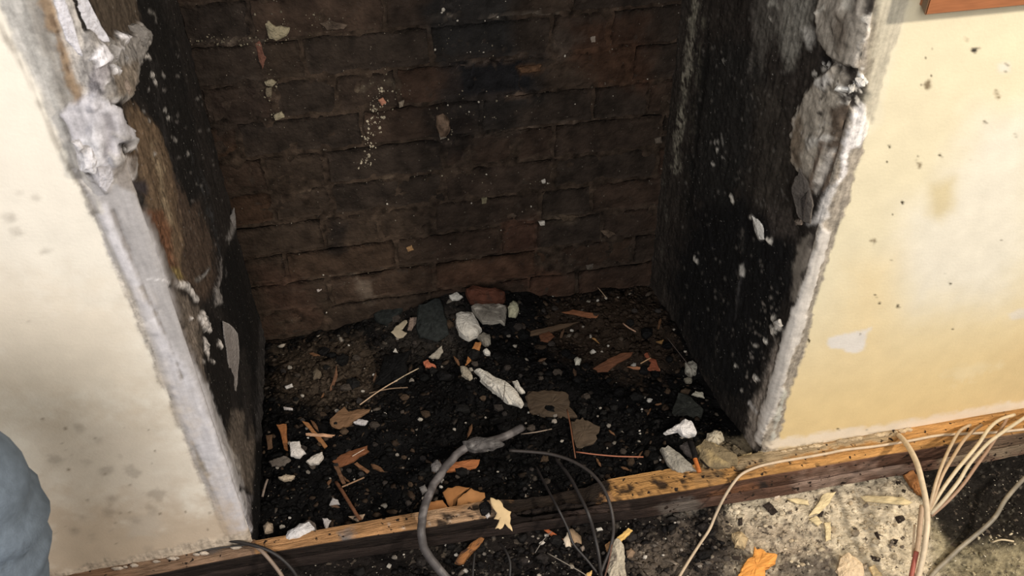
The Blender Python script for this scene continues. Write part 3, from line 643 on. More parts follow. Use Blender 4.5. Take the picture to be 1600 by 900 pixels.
    V[:, 2] += np.where(T, gz*0.005-bb*(0.010+0.014*fbm(B, 60, 3, 214))+st.h, 0)
    V[:, 1] += np.where(Fm, gz*0.006+bb*0.012*fbm(B, 50, 3, 215), 0)
    F = []
    base = np.arange(nr*nx).reshape(nr, nx)
    F = np.c_[base[:-1, :-1].ravel(), base[:-1, 1:].ravel(), base[1:, 1:].ravel(), base[1:, :-1].ravel()]
    root = empty('sole_plate', (0.5, -0.02, -0.07), 'long scorched timber sole plate lying across the mouth of the burnt recess', 'timber')
    mesh('timber', V, F, M_BEAM, st.col, parent=root)
    # lower batten under the plate edge, painted in the same shaded tone
    xs2 = np.arange(-0.75, 2.38, 0.012); yf2 = np.interp(xs2, xs, yf); hb2 = np.interp(xs2, xs, hb)
    rows = []
    for dy, zz in ((-0.002, -0.62), (-0.004, -0.66), (-0.005, -0.85), (-0.005, -1.05)):
        rows.append(np.c_[xs2, yf2+dy, hb2*zz])
    V2 = np.array(rows); nr2, nx2 = V2.shape[:2]; B2 = V2.reshape(-1, 3)
    c2 = (S(50, 41, 37)*(1-sstep(.62, .95, B2[:, 0]))[:, None]+S(112, 84, 70)*sstep(.62, .95, B2[:, 0])[:, None])*(0.4+1.2*fbm(B2, 40, 4, 216, (.3, 1, 1)))[:, None]
    sb_ = Stain(B2, c2); sb_.col = c2
    sb_.poly([(1230, 745), (1300, 735), (1400, 720), (1420, 735), (1250, 770)], S(160, 138, 124), 8, 18, .8, tone=.7)
    sb_.poly([(1470, 700), (1610, 680), (1610, 712), (1470, 728)], S(150, 134, 112), 8, 14, .8, tone=.6)
    sb_.poly([(1030, 790), (1090, 780), (1090, 800), (1030, 805)], S(120, 112, 104), 6, 12, .7, tone=.6)
    c2 = sb_.col
    B2 = B2+(np.c_[np.zeros(len(B2)), fbm(B2, 30, 3, 217)-.5, fbm(B2, 30, 3, 218)-.5]*0.005)
    bs = np.arange(nr2*nx2).reshape(nr2, nx2)
    F2 = np.c_[bs[:-1, :-1].ravel(), bs[:-1, 1:].ravel(), bs[1:, 1:].ravel(), bs[1:, :-1].ravel()]
    mesh('batten', B2, F2, M_BEAM, c2, parent=root)
beam()

# ------------------------------------------------------------------ loose pieces
UP = np.array([0, 0, 1.0])
def resample(pts, n):
    pts = np.asarray(pts, float); nx = np.roll(pts, -1, 0); L = np.linalg.norm(nx-pts, axis=1); c = np.r_[0, np.cumsum(L)]
    # keep corners, add points in between
    out = []
    for k in range(len(pts)):
        m_ = max(1, int(round(n*L[k]/c[-1])))
        for j in range(m_): out.append(pts[k]+(nx[k]-pts[k])*j/m_)
    return np.array(out)
PIECES = []
def piece(name, label, cat, px, color, t=6, dome=.35, tilt=.25, lift=0.0, z=None, plane=None, mat=None, group=None, parent=None, rough=.35, tone=.3, edge=None, spots=None, n=22, kind=None, bow=0.0):
    """A loose fragment: its outline laid out flat where it lies, given thickness, a broken rim and an uneven top."""
    mat = mat or M_PLASTER; px = np.array(px, float); color = np.asarray(color, float)
    if mat is M_WOOD and color.mean() < .3: color = (color*.9+color.mean()*.1)*.88*np.array([.97, 1.04, .98])
    c0 = px.mean(0); t = t/1000.0
    if plane is None:
        g = ground(*c0) if z is None else at_z(c0[0], c0[1], z)
        nrm = UP*(1-tilt)+(CAM-g)/np.linalg.norm(CAM-g)*tilt; nrm /= np.linalg.norm(nrm); p0 = g+UP*(t*.55+lift)
    else:
        p0, nrm = np.array(plane[0], float), np.array(plane[1], float); p0 = p0+nrm*lift
    poly = np.array([on_plane(q[0], q[1], p0, nrm) for q in resample(px, n)])
    cen = poly.mean(0); size = np.linalg.norm(poly-cen, axis=1).mean(); m_ = len(poly)
    seed = int(abs(c0[0]*7+c0[1]*13)) % 1000
    rings = [(0.90, -t*.62), (1.0, -t*.28), (1.0, t*.15), (0.94, t*.45), (0.66, t*(.5+dome*.45)), (0.32, t*(.5+dome*.8))]
    if n > 10:
        jr = np.random.default_rng(seed); poly = poly+(poly-cen)*((jr.random(m_)-.5)*.16)[:, None]
    V = []; 
    for s_, h_ in rings:
        q = cen+(poly-cen)*s_
        V.append(q+nrm*h_)
    V = np.concatenate(V+[[cen+nrm*t*(.45+dome)], [cen-nrm*t*.62]])
    j = np.c_[fbm(V, .9/size, 3, seed), fbm(V, .9/size, 3, seed+3), fbm(V, .9/size, 3, seed+6)]-.5
    j3 = np.random.default_rng(seed+1).random((len(V), 3))-.5
    j2 = np.c_[fbm(V, 3.5/size, 2, seed), fbm(V, 3.5/size, 2, seed+3), fbm(V, 3.5/size, 2, seed+6)]-.5
    amp = min(size*.5, t*1.6)*rough
    V = V+j*amp+j2*amp*.7+j3*amp*.28*(n > 10)
    if bow: 
        r2 = ((V-cen)@R3[0])/size; V = V+nrm*(bow*(r2**2))[:, None]
    F = []
    nr = len(rings)
    for r in range(nr-1):
        for k in range(m_):
            F.append((r*m_+k, r*m_+(k+1) % m_, (r+1)*m_+(k+1) % m_, (r+1)*m_+k))
    for k in range(m_):
        F.append(((nr-1)*m_+k, (nr-1)*m_+(k+1) % m_, nr*m_)); F.append(((k+1) % m_, k, nr*m_+1))
    f = fbm(V, 2.2/size, 4, seed+11)
    col = np.tile(color, (len(V), 1))*(1+tone*2*(f-.5))[:, None]
    if edge is not None:
        w = np.r_[np.repeat([1, 1, .7, .25, 0, 0], m_), 0, 1][:, None]; col = col*(1-w)+np.asarray(edge)*w
    if spots is not None:
        w = sstep(spots[1], spots[1]+.1, fbm(V, 3.0/size, 3, seed+21))[:, None]; col = col*(1-w)+np.asarray(spots[0])*w
    o = mesh(name, V, F, mat, col, smooth=False, parent=parent)
    if mat is M_PAPER: o.data.polygons.foreach_set('use_smooth', np.ones(len(o.data.polygons), bool))
    if parent is None: tag(o, label, cat, group, kind)
    return o

def tube(name, label, cat, pts, r, color, mat=None, group=None, parent=None, taper=(1, 1), seg=8, sub=6, tone=.15, jit=0.0, col2=None):
    """A bent stick, wire or cable through the given points in space."""
    mat = mat or M_CABLE; pts = np.array(pts, float)
    if len(pts) > 2 and sub > 1:
        Q = []
        e = np.r_[[2*pts[0]-pts[1]], pts, [2*pts[-1]-pts[-2]]]
        for k in range(1, len(e)-2):
            for s_ in np.linspace(0, 1, sub, endpoint=False):
                a, b, c, d = e[k-1], e[k], e[k+1], e[k+2]
                Q.append(.5*((2*b)+(c-a)*s_+(2*a-5*b+4*c-d)*s_**2+(3*b-a-3*c+d)*s_**3))
        Q.append(pts[-1]); pts = np.array(Q)
    if jit: pts = pts+(np.c_[fbm(pts, 60, 3, 1), fbm(pts, 60, 3, 4), fbm(pts, 60, 3, 8)]-.5)*jit
    n = len(pts); V = []; tprev = None
    d = np.gradient(pts, axis=0); d /= np.linalg.norm(d, axis=1)[:, None]
    ref = np.array([0, 0, 1.0]) if abs(d[0][2]) < .9 else np.array([1.0, 0, 0])
    a = np.cross(d[0], ref); a /= np.linalg.norm(a)
    for k in range(n):
        a = a-d[k]*np.dot(a, d[k]); a /= np.linalg.norm(a); b = np.cross(d[k], a)
        rr = r*(taper[0]+(taper[1]-taper[0])*k/(n-1))
        for s_ in range(seg):
            w = 2*math.pi*s_/seg; V.append(pts[k]+(a*math.cos(w)+b*math.sin(w))*rr)
    V += [pts[0], pts[-1]]; V = np.array(V); F = []
    for k in range(n-1):
        for s_ in range(seg):
            F.append((k*seg+s_, k*seg+(s_+1) % seg, (k+1)*seg+(s_+1) % seg, (k+1)*seg+s_))
    for s_ in range(seg):
        F.append(((s_+1) % seg, s_, n*seg)); F.append(((n-1)*seg+s_, (n-1)*seg+(s_+1) % seg, n*seg+1))
    f = fbm(V, 60, 3, 77)
    col = np.tile(color, (len(V), 1))*(1+tone*2*(f-.5))[:, None]
    if col2 is not None:
        w = sstep(.5, .62, fbm(V, 45, 3, 79))[:, None]; col = col*(1-w)+np.asarray(col2)*w
    o = mesh(name, V, F, mat, col, parent=parent)
    if parent is None: tag(o, label, cat, group)
    return o
def gpts(pl, lift=.003):
    return [ground(p[0], p[1])+UP*(lift+(p[2] if len(p) > 2 else 0)) for p in pl]
def zpts(pl): return [at_z(p[0], p[1], p[2]) for p in pl]

WHT = S(222, 216, 204); GRY = S(140, 134, 124); BRN = S(112, 78, 54); ORG = S(196, 122, 62); CHAR = S(30, 29, 28)
R_ = piece
# -- back of the recess, around the grey slab
R_('plaster_chunk', 'rough white plaster chunk lying just left of the oval grey slab', 'rubble', [(713, 492), (720, 488), (738, 491), (745, 500), (751, 515), (745, 524), (733, 531), (720, 526), (714, 515), (711, 502)], WHT, 22, .4, .35, .004, spots=(S(150, 142, 132), .66))
R_('mortar_slab', 'oval grey slab with white rim at the back of the ash heap', 'rubble', [(735, 480), (745, 475), (775, 474), (790, 480), (792, 492), (789, 506), (784, 501), (770, 504), (755, 503), (745, 495)], S(118, 112, 103), 20, .3, .4, .010, edge=S(178, 172, 160), spots=(S(205, 198, 184), .62))
R_('plaster_lump', 'small cream plaster lump touching the right end of the oval grey slab', 'rubble', [(797, 477), (802, 472), (810, 476), (811, 487), (806, 494), (795, 493), (793, 484)], S(188, 184, 156), 16, .4, .3, .008)
R_('plaster_flake', 'small white plaster flake above the rough white chunk, beside the red brick fragment', 'rubble', [(702, 462), (714, 457), (723, 464), (716, 469), (705, 469)], S(212, 208, 198), 7, .3, .4, .004)
R_('pebble', 'grey pebble under the oval slab at the top of the orange splinter', 'rubble', [(746, 527), (755, 521), (765, 525), (767, 536), (758, 541), (752, 535)], S(140, 134, 122), 14, .5, .3, .006, spots=(S(190, 184, 172), .6))
R_('plaster_crumb', 'white plaster crumb just right of the orange splinter', 'rubble', [(754, 549), (760, 545), (766, 550), (766, 556), (757, 554)], S(225, 220, 210), 8)
R_('wood_splinter', 'orange wood splinter standing below the grey pebble in the middle of the recess', 'wood', [(743, 535), (752, 533), (748, 553), (742, 557), (733, 566), (726, 573), (730, 558), (737, 545)], S(190, 118, 58), 5, .2, .5, .006, mat=M_WOOD, spots=(S(210, 160, 104), .6))
lp = R_('plaster_slab', 'long jagged white plaster piece with a crack, in the centre of the ash', 'rubble', [(739, 579), (748, 576), (760, 583), (775, 592), (789, 597), (800, 606), (812, 617), (819, 628), (818, 635), (808, 634), (790, 628), (775, 615), (762, 606), (750, 596), (745, 585)], S(216, 210, 198), 15, .5, .3, .008, n=34, spots=(S(160, 150, 138), .64))
tube('crack', None, None, [at_z(789, 598, .016), at_z(788, 612, .017), at_z(786, 626, .012)], .0007, S(84, 76, 68), parent=lp, sub=3)
R_('plaster_shard', 'small white finger-shaped plaster shard beside the long jagged piece', 'rubble', [(801, 597), (808, 595), (814, 605), (821, 614), (815, 616), (805, 606)], S(212, 206, 194), 8, .4, .3, .010)
R_('plaster_crumb', 'beige square-edged plaster crumb at the upper left tip of the long jagged piece', 'rubble', [(719, 573), (728, 573), (735, 580), (739, 592), (733, 594), (722, 587)], S(170, 160, 142), 9, .3, .3, .004)
R_('fibre_board', 'dark brown furry board fragment right of the long jagged plaster piece', 'board', [(822, 615), (850, 610), (885, 613), (890, 635), (901, 650), (885, 653), (840, 649), (825, 640)], S(82, 64, 50), 8, .25, .2, .004, mat=M_WOOD, n=36)
R_('fibre_board', 'brown board flake beside the upright rusty wire', 'board', [(893, 660), (910, 655), (936, 668), (930, 690), (915, 699), (900, 701), (895, 680)], S(92, 73, 58), 7, .25, .2, .004, mat=M_WOOD, n=30)
R_('charred_slab', 'large black charred slab leaning behind the rubble left of the white chunk', 'charcoal', [(655, 476), (688, 466), (697, 500), (701, 522), (682, 532), (655, 530), (649, 505)], S(40, 43, 42), 9, .2, .55, .010, mat=M_SOOT)
R_('charred_slab', 'black charred flake against the bricks at the left end of the heap', 'charcoal', [(581, 492), (605, 480), (626, 469), (631, 485), (615, 500), (605, 510), (590, 504)], S(32, 35, 34), 8, .2, .55, .008, mat=M_SOOT)
R_('paper_scrap', 'curled pale torn scrap below the black flake at the left of the heap', 'paper', [(612, 521), (619, 510), (633, 500), (637, 505), (627, 517), (636, 522), (630, 528), (620, 529)], S(168, 156, 134), 3, .2, .5, .010, mat=M_PAPER, bow=.006)
R_('plaster_shard', 'grey pink shard leaning against the large black charred slab', 'rubble', [(640, 497), (653, 495), (653, 503), (643, 516), (637, 516)], S(136, 118, 106), 5, .3, .5, .006)
R_('charred_slab', 'black charred block left of the pale wedge, above the long straw', 'charcoal', [(600, 556), (640, 551), (632, 600), (584, 607), (594, 575)], S(18, 18, 18), 12, .2, .3, .004, mat=M_SOOT)
R_('plaster_shard', 'pale grey wedge pointing down left in front of the large charred slab', 'rubble', [(669, 559), (690, 541), (693, 550), (684, 561)], S(164, 156, 142), 6, .3, .4, .008)
R_('brick_scrap', 'small orange pink scrap under the pale grey wedge', 'rubble', [(661, 566), (668, 562), (672, 568), (680, 570), (682, 576), (665, 574)], S(196, 118, 88), 6, .3, .3, .006)
R_('brick_fragment', 'reddish brown brick fragment against the back wall behind the oval slab', 'brick', [(724, 456), (740, 450), (775, 453), (791, 460), (788, 471), (760, 475), (735, 473)], S(84, 52, 40), 30, .2, .5, .010, mat=M_BRICK)
R_('plaster_chip', 'thin white chip on the rubble below the curled scrap at left of heap', 'rubble', [(614, 550), (618, 544), (622, 552)], S(215, 210, 200), 4, .2, .5, .006)
# -- right part of the recess
R_('wood_strip', 'reddish flat wood strip lying near the back right of the recess', 'wood', [(878, 488), (895, 484), (920, 489), (945, 491), (940, 497), (920, 497), (895, 492)], S(150, 90, 56), 4, .2, .4, .008, mat=M_WOOD)
R_('wood_strip', 'long dark brown stick slanting right of the oval grey slab', 'wood', [(806, 525), (840, 515), (875, 507), (906, 503), (872, 516), (840, 524), (812, 529)], S(94, 70, 52), 4, .2, .4, .008, mat=M_WOOD)
R_('bark_scrap', 'small rust-coloured scrap under the long dark stick', 'wood', [(842, 523), (858, 518), (866, 526), (858, 536), (845, 533)], S(108, 62, 38), 4, .2, .4, .005, mat=M_WOOD)
R_('wood_splinter', 'broad brown splinter slanting up in the right part of the recess', 'wood', [(926, 576), (945, 565), (970, 552), (991, 549), (985, 557), (965, 568), (950, 581), (935, 581)], S(124, 74, 48), 5, .2, .4, .006, mat=M_WOOD)
R_('wood_splinter', 'red brown splintered scrap right of the broad brown splinter', 'wood', [(1005, 553), (1012, 551), (1016, 560), (1025, 562), (1031, 580), (1012, 579), (1018, 568)], S(150, 76, 48), 5, .2, .4, .006, mat=M_WOOD)
R_('wood_splinter', 'thin level splinter at the foot of the red brown scrap', 'wood', [(979, 573), (1005, 574), (1032, 575), (1031, 579), (990, 577)], S(190, 122, 84), 3, .2, .4, .008, mat=M_WOOD)
R_('wood_splinter', 'tiny gold splinter near the middle right of the recess', 'wood', [(924, 528), (929, 528), (937, 537)], S(190, 134, 76), 3, .2, .4, .006, mat=M_WOOD)
R_('wood_splinter', 'tiny gold chip close to the right recess wall', 'wood', [(1025, 534), (1037, 531), (1034, 538)], S(150, 106, 56), 3, .2, .4, .006, mat=M_WOOD)
R_('pebble', 'white pebble left of the broad brown splinter', 'rubble', [(897, 562), (902, 558), (908, 562), (906, 570), (899, 570)], S(206, 202, 186), 9, .5, .3, .004)
R_('plaster_block', 'pale block with grey face at the foot of the right recess wall', 'rubble', [(1070, 568), (1082, 565), (1090, 571), (1088, 584), (1080, 588), (1070, 584)], S(166, 162, 150), 14, .3, .45, .004, spots=(S(96, 90, 82), .55))
R_('pebble', 'flat grey pebble just below the pale block by the right recess wall', 'rubble', [(1068, 593), (1074, 590), (1081, 592), (1081, 598), (1072, 599)], S(132, 126, 112), 8, .4, .3, .002)
R_('plaster_flake', 'pale curved flake above the dark slate by the right recess wall', 'rubble', [(1080, 617), (1087, 612), (1098, 613), (1101, 622), (1090, 620)], S(196, 190, 172), 5, .3, .4, .006)
R_('slate_fragment', 'dark green grey slate at the foot of the right recess wall', 'slate', [(1047, 651), (1060, 615), (1080, 619), (1099, 640), (1095, 656), (1070, 661)], S(54, 55, 51), 7, .15, .3, .004, mat=M_SOOT)
R_('plaster_chunk', 'bright white angular plaster chunk near the right end of the recess mouth', 'rubble', [(1038, 677), (1050, 668), (1062, 663), (1071, 655), (1080, 658), (1089, 672), (1087, 681), (1075, 684), (1066, 682), (1058, 673)], S(245, 240, 236), 14, .35, .3, .012, tone=.08)
R_('plaster_lump', 'crumpled cream lump with fibres right of the bright white chunk', 'rubble', [(1100, 690), (1105, 680), (1115, 674), (1126, 676), (1131, 687), (1121, 696), (1108, 694)], S(204, 192, 168), 14, .5, .3, .006, spots=(S(140, 126, 104), .6))
R_('mortar_wedge', 'grey wedge of plaster leaning on the sole plate, white upper edge', 'rubble', [(1033, 703), (1043, 698), (1052, 702), (1075, 722), (1087, 738), (1065, 741), (1048, 737), (1040, 720)], S(160, 154, 142), 16, .25, .4, .006, spots=(S(200, 192, 178), .62))
R_('mortar_block', 'tan mortar block behind the sole plate at the right recess wall', 'rubble', [(1088, 702), (1100, 688), (1128, 700), (1150, 712), (1152, 728), (1122, 734), (1095, 734)], S(140, 124, 96), 20, .25, .35, .004, spots=(S(178, 156, 114), .58))
R_('mortar_block', 'small tan mortar block right of the larger one beside the sole plate', 'rubble', [(1158, 712), (1174, 708), (1176, 720), (1162, 724)], S(170, 150, 112), 12, .25, .35, .004)
sk = empty('charred_stick', ground(1090, 735), 'stick with black charred head and orange foot on the sole plate edge', 'wood')
tube('charred_head', None, None, [at_z(1078, 690, .022), at_z(1084, 704, .02), at_z(1086, 716, .016)], .0055, S(30, 27, 26), M_SOOT, parent=sk, sub=4, jit=.005)
tube('burnt_foot', None, None, [at_z(1085, 714, .016), at_z(1089, 726, .012), at_z(1093, 738, .008)], .0042, S(200, 116, 56), M_WOOD, parent=sk, sub=4)
tube('charred_twig', 'black twig leaning right of the orange-footed stick', 'wood', [at_z(1094, 718, .012), at_z(1108, 732, .004)], .0018, S(40, 34, 28), M_SOOT, sub=1)
R_('plaster_chunk', 'smoky grey lump between bright white chunk and the charred stick', 'rubble', [(1062, 698), (1075, 690), (1084, 700), (1080, 714), (1070, 708)], S(96, 88, 84), 12, .4, .3, .004)
# -- left part of the recess
R_('plaster_chunk', 'white square plaster chunk with a rusty corner at the left of the recess', 'rubble', [(452, 692), (468, 690), (471, 700), (477, 708), (468, 716), (455, 712)], S(232, 224, 216), 10, .3, .35, .006, tone=.1)
R_('plaster_chunk', 'white triangular plaster chunk right of the square chunk with rusty corner', 'rubble', [(478, 722), (490, 712), (504, 707), (506, 714), (498, 725), (484, 726)], S(216, 206, 194), 10, .3, .35, .006)
R_('wood_splinter', 'upright orange splinter behind the white square chunk', 'wood', [(432, 664), (447, 662), (449, 690), (451, 706), (444, 702), (440, 680)], S(172, 104, 54), 5, .2, .4, .006, mat=M_WOOD)
R_('wood_splinter', 'short brown splinter at the far left beside the upright orange splinter', 'wood', [(416, 680), (425, 679), (426, 700), (418, 702)], S(110, 78, 56), 5, .2, .4, .004, mat=M_WOOD)
R_('wood_splinter', 'slanting orange splinter crossed by a pale stick', 'wood', [(473, 660), (480, 659), (500, 682), (516, 703), (508, 703), (490, 680)], S(172, 112, 64), 5, .2, .4, .006, mat=M_WOOD)
R_('wood_splinter', 'pale stick lying across the slanting orange splinter', 'wood', [(476, 677), (500, 678), (536, 680), (536, 684), (510, 683), (480, 680)], S(216, 170, 134), 4, .2, .4, .012, mat=M_WOOD)
R_('fibre_board', 'tan furry board fragment with ragged end, upper left of the ash', 'board', [(515, 655), (525, 645), (538, 635), (543, 645), (560, 640), (582, 640), (560, 655), (545, 665), (530, 671), (520, 665)], S(138, 98, 68), 7, .3, .35, .006, mat=M_WOOD, n=34)
R_('plaster_flake', 'white ragged flake below the tan furry board', 'rubble', [(551, 660), (562, 655), (576, 658), (570, 665), (556, 663)], S(210, 204, 202), 5, .3, .35, .006)
R_('wood_strip', 'red brown broken plank piece in the left of the recess', 'wood', [(517, 721), (545, 705), (575, 696), (575, 706), (552, 721), (530, 731)], S(134, 78, 44), 6, .2, .4, .006, mat=M_WOOD)
R_('wood_splinter', 'short stick under the right end of the red brown plank piece', 'wood', [(553, 725), (558, 723), (577, 736), (574, 741)], S(140, 92, 60), 4, .2, .4, .004, mat=M_WOOD)
R_('wood_splinter', 'brown stick running down from the red brown plank piece', 'wood', [(522, 729), (529, 728), (540, 755), (535, 758)], S(116, 78, 54), 4, .2, .4, .004, mat=M_WOOD)
R_('slate_fragment', 'flat grey slate piece in front of the white square chunk', 'slate', [(421, 721), (445, 712), (456, 718), (445, 728), (425, 729)], S(108, 99, 91), 5, .15, .3, .004)
R_('plaster_lump', 'big smooth white lump resting against the sole plate at left', 'rubble', [(446, 841), (450, 832), (468, 821), (484, 817), (494, 826), (491, 834), (470, 845), (449, 850)], S(232, 228, 227), 20, .5, .4, .012, tone=.08)
R_('plaster_lump', 'grey broken shard behind the big smooth white lump', 'rubble', [(474, 818), (482, 813), (492, 818), (497, 832), (490, 832)], S(120, 110, 104), 8, .3, .4, .008)
R_('pebble', 'beige pebble at the far left behind the sole plate', 'rubble', [(411, 824), (418, 816), (426, 820), (426, 832), (414, 834)], S(170, 152, 132), 12, .5, .3, .004)
R_('pebble', 'flat buff stone at the left of the ash below the grey slate piece', 'rubble', [(435, 747), (447, 742), (461, 744), (455, 750), (443, 752)], S(194, 176, 152), 8, .4, .3, .004)
R_('plaster_shard', 'light torn shard beside the long brown stick at left', 'rubble', [(514, 790), (520, 778), (528, 781), (531, 788), (524, 789)], S(180, 174, 170), 4, .3, .5, .006)
R_('plaster_shard', 'white ragged shard standing behind the sole plate at left', 'rubble', [(504, 810), (511, 810), (517, 814), (512, 824), (509, 832), (507, 822)], S(205, 198, 194), 5, .3, .5, .008)
R_('paper_scrap', 'small pale leaf-like scrap under the long brown stick', 'paper', [(544, 807), (555, 806), (570, 803), (566, 812), (557, 815)], S(186, 160, 136), 3, .2, .4, .006, mat=M_PAPER)
R_('plaster_chip', 'small white chip near the far left wall, upper of two', 'rubble', [(445, 604), (456, 600), (458, 604), (447, 608)], S(214, 208, 202), 4, .2, .4, .005)
R_('plaster_chip', 'small white chip near the far left wall, lower of two', 'rubble', [(443, 636), (458, 638), (457, 641), (444, 640)], S(206, 198, 194), 4, .2, .4, .005)
R_('wood_splinter', 'thin upright rust splinter at the upper left of the ash', 'wood', [(516, 606), (523, 585), (526, 572), (528, 585), (522, 606), (515, 616)], S(128, 86, 62), 4, .2, .5, .006, mat=M_WOOD)
R_('mortar_wedge', 'ash-grey lump left of the thin upright rust splinter', 'rubble', [(488, 582), (495, 576), (503, 583), (500, 592), (490, 592)], S(112, 100, 84), 9, .4, .3, .003)
tube('wood_stick', 'long brown stick leaning toward the sole plate at left', 'wood', gpts([(526, 757, .004), (540, 780, .008), (553, 803, .012), (565, 822, .016)]), .0032, S(122, 82, 58), M_WOOD, sub=4, jit=.003)
tube('thin_twig', 'thin pale twig crossing the long brown stick', 'wood', gpts([(536, 769, .012), (552, 761, .01), (570, 752, .008)]), .0015, S(160, 128, 100), M_WOOD, sub=3)
tube('straw', 'long pale straw at left centre of the ash', 'straw', gpts([(563, 638, .006), (590, 622, .012), (612, 608, .012), (622, 602, .010)], .004), .0013, S(206, 176, 146), M_WOOD, sub=4)
tube('straw', 'straight pale straw above the long one, right of the black block', 'straw', gpts([(617, 604, .01), (636, 594, .012), (655, 584, .012)], .004), .0012, S(200, 180, 152), M_WOOD, sub=3)
tube('straw', 'level straw crossing the long pale one at left centre', 'straw', gpts([(578, 622, .01), (610, 615, .01), (638, 613, .010)], .004), .0011, S(150, 126, 102), M_WOOD, sub=3)
tube('straw', 'short bright straw at the back right of the heap', 'straw', gpts([(932, 455, .01), (940, 464, .01), (947, 472, .008)], .004), .0010, S(176, 152, 126), M_WOOD, sub=2)
tube('straw', 'short thick pink straw in the right of the ash', 'straw', gpts([(973, 510, .006), (982, 517, .006), (993, 523, .006)], .003), .0017, S(190, 152, 126), M_WOOD, sub=2)
tube('straw', 'tiny straw leaning on the red brown scrap at right', 'straw', gpts([(1000, 574, .008), (1016, 566, .010)], .003), .0013, S(206, 166, 124), M_WOOD, sub=1)
tube('straw', 'short pale straw at the edge of the brown furry board', 'straw', gpts([(814, 682, .004), (838, 680, .006), (862, 674, .004)], .003), .0012, S(150, 134, 118), M_WOOD, sub=2)
tube('straw', 'white straw on the red brown plank piece at left', 'straw', gpts([(552, 721, .012), (562, 715, .012), (571, 710, .012)], .003), .0009, S(214, 190, 170), M_WOOD, sub=2)
tube('straw', 'pale upright straw beside the left recess wall', 'straw', gpts([(411, 780, .004), (416, 765, .008), (420, 756, .010)], .003), .0022, S(146, 130, 118), M_WOOD, sub=2)
tube('thin_thread', 'thin dark thread running down the right recess corner', 'wire', [at_z(1040, 525, .01), at_z(1060, 550, .01), at_z(1080, 576, .004)], .0008, S(96, 86, 80), M_CABLE, sub=3)
rw = empty('rusty_wire', ground(890, 690), 'bent rusty wire standing in the dark ash beside the brown flake', 'wire')
tube('upright', None, None, [at_z(886, 640, .012), at_z(891, 664, .014), at_z(895, 690, .012), at_z(899, 716, .004)], .0013, S(128, 84, 60), M_CABLE, parent=rw, sub=3)
tube('crosspiece', None, None, [at_z(900, 706, .006), at_z(930, 710, .008), at_z(965, 713, .008), at_z(1005, 714, .004)], .0013, S(176, 112, 84), M_CABLE, parent=rw, sub=3)
# -- inside the hose loop and on the sole plate
R_('wood_strip', 'orange wood block lying inside the loop of the burnt hose', 'wood', [(688, 729), (710, 723), (750, 718), (749, 729), (730, 735), (695, 738)], S(184, 106, 54), 8, .15, .35, .006, mat=M_WOOD)
fc = empty('folded_card', ground(715, 785), 'folded tan cardboard pieces inside the hose loop behind the sole plate', 'cardboard')
R_('flap', None, None, [(664, 786), (692, 781), (704, 797), (667, 803)], S(178, 122, 74), 3, .15, .35, .006, mat=M_PAPER, parent=fc)
R_('flap', None, None, [(692, 770), (700, 763), (712, 760), (734, 762), (722, 772), (714, 782), (710, 799), (698, 788)], S(166, 114, 68), 3, .15, .4, .010, mat=M_PAPER, parent=fc)
R_('flap', None, None, [(711, 799), (716, 780), (724, 772), (736, 763), (757, 770), (759, 777), (748, 786), (746, 792)], S(188, 134, 84), 3, .15, .4, .012, mat=M_PAPER, parent=fc)
R_('plaster_crumb', 'round grey crumb inside the hose loop between wood block and card', 'rubble', [(685, 750), (690, 746), (694, 750), (690, 756)], S(150, 146, 140), 8, .5)
R_('paper_strip', 'torn cream paper strip hanging over the sole plate front edge', 'paper', [(766, 777), (779, 780), (785, 788), (788, 794), (798, 800), (797, 815), (801, 831), (794, 824), (789, 818), (785, 826), (774, 825), (782, 812), (771, 811), (776, 801), (768, 790)], S(236, 206, 158), 3, .15, .55, .012, z=.0, mat=M_PAPER, n=40, tone=.12)
R_('char_flake', 'black charred flake on the burnt middle of the sole plate', 'charcoal', [(748, 790), (760, 781), (768, 790), (766, 805), (752, 806)], S(26, 25, 25), 7, .3, .3, .003, z=.0, mat=M_SOOT)
R_('plaster_crumb', 'white crumb pair on the black char of the sole plate', 'rubble', [(758, 806), (764, 801), (766, 806), (761, 810)], S(206, 200, 196), 4, .3, .3, .005, z=.0)
# -- void floor in front of the plate
R_('burnt_stick', 'brown orange burnt stick slanting in front of the sole plate', 'wood', [(711, 879), (718, 867), (735, 850), (754, 838), (757, 842), (748, 854), (734, 868), (724, 881), (714, 883)], S(172, 108, 56), 8, .3, .3, .010, mat=M_WOOD, spots=(S(70, 50, 40), .6))
R_('plaster_crumb', 'pink white scrap at the top of the slanting burnt stick', 'rubble', [(741, 834), (746, 833), (755, 838), (753, 842), (746, 839)], S(222, 196, 182), 4, .3, .3, .016)
R_('wood_splinter', 'bright orange splinter pointing at the crumpled paper', 'wood', [(847, 821), (862, 831), (881, 843), (878, 847), (860, 836), (849, 827)], S(204, 104, 52), 4, .2, .4, .012, mat=M_WOOD)
cp = empty('crumpled_paper', ground(893, 842), 'crumpled two-tone paper scrap in the soot before the plate', 'paper')
R_('pale_fold', None, None, [(880, 843), (887, 832), (890, 838), (892, 854), (884, 855)], S(232, 214, 190), 5, .3, .4, .012, mat=M_PAPER, parent=cp)
R_('tan_fold', None, None, [(888, 828), (895, 826), (908, 838), (909, 850), (900, 848), (893, 853), (890, 838)], S(176, 148, 118), 5, .4, .4, .010, mat=M_PAPER, parent=cp)
R_('plaster_crumb', 'small pale crumb below the crumpled paper', 'rubble', [(906, 856), (912, 852), (914, 858), (909, 863)], S(170, 154, 140), 6, .4)
R_('wood_strip', 'yellow wood chip on top of the plaster-coated lath', 'wood', [(964, 841), (982, 825), (989, 828), (976, 842), (963, 851)], S(242, 198, 118), 6, .2, .35, .022, mat=M_WOOD, tone=.12)
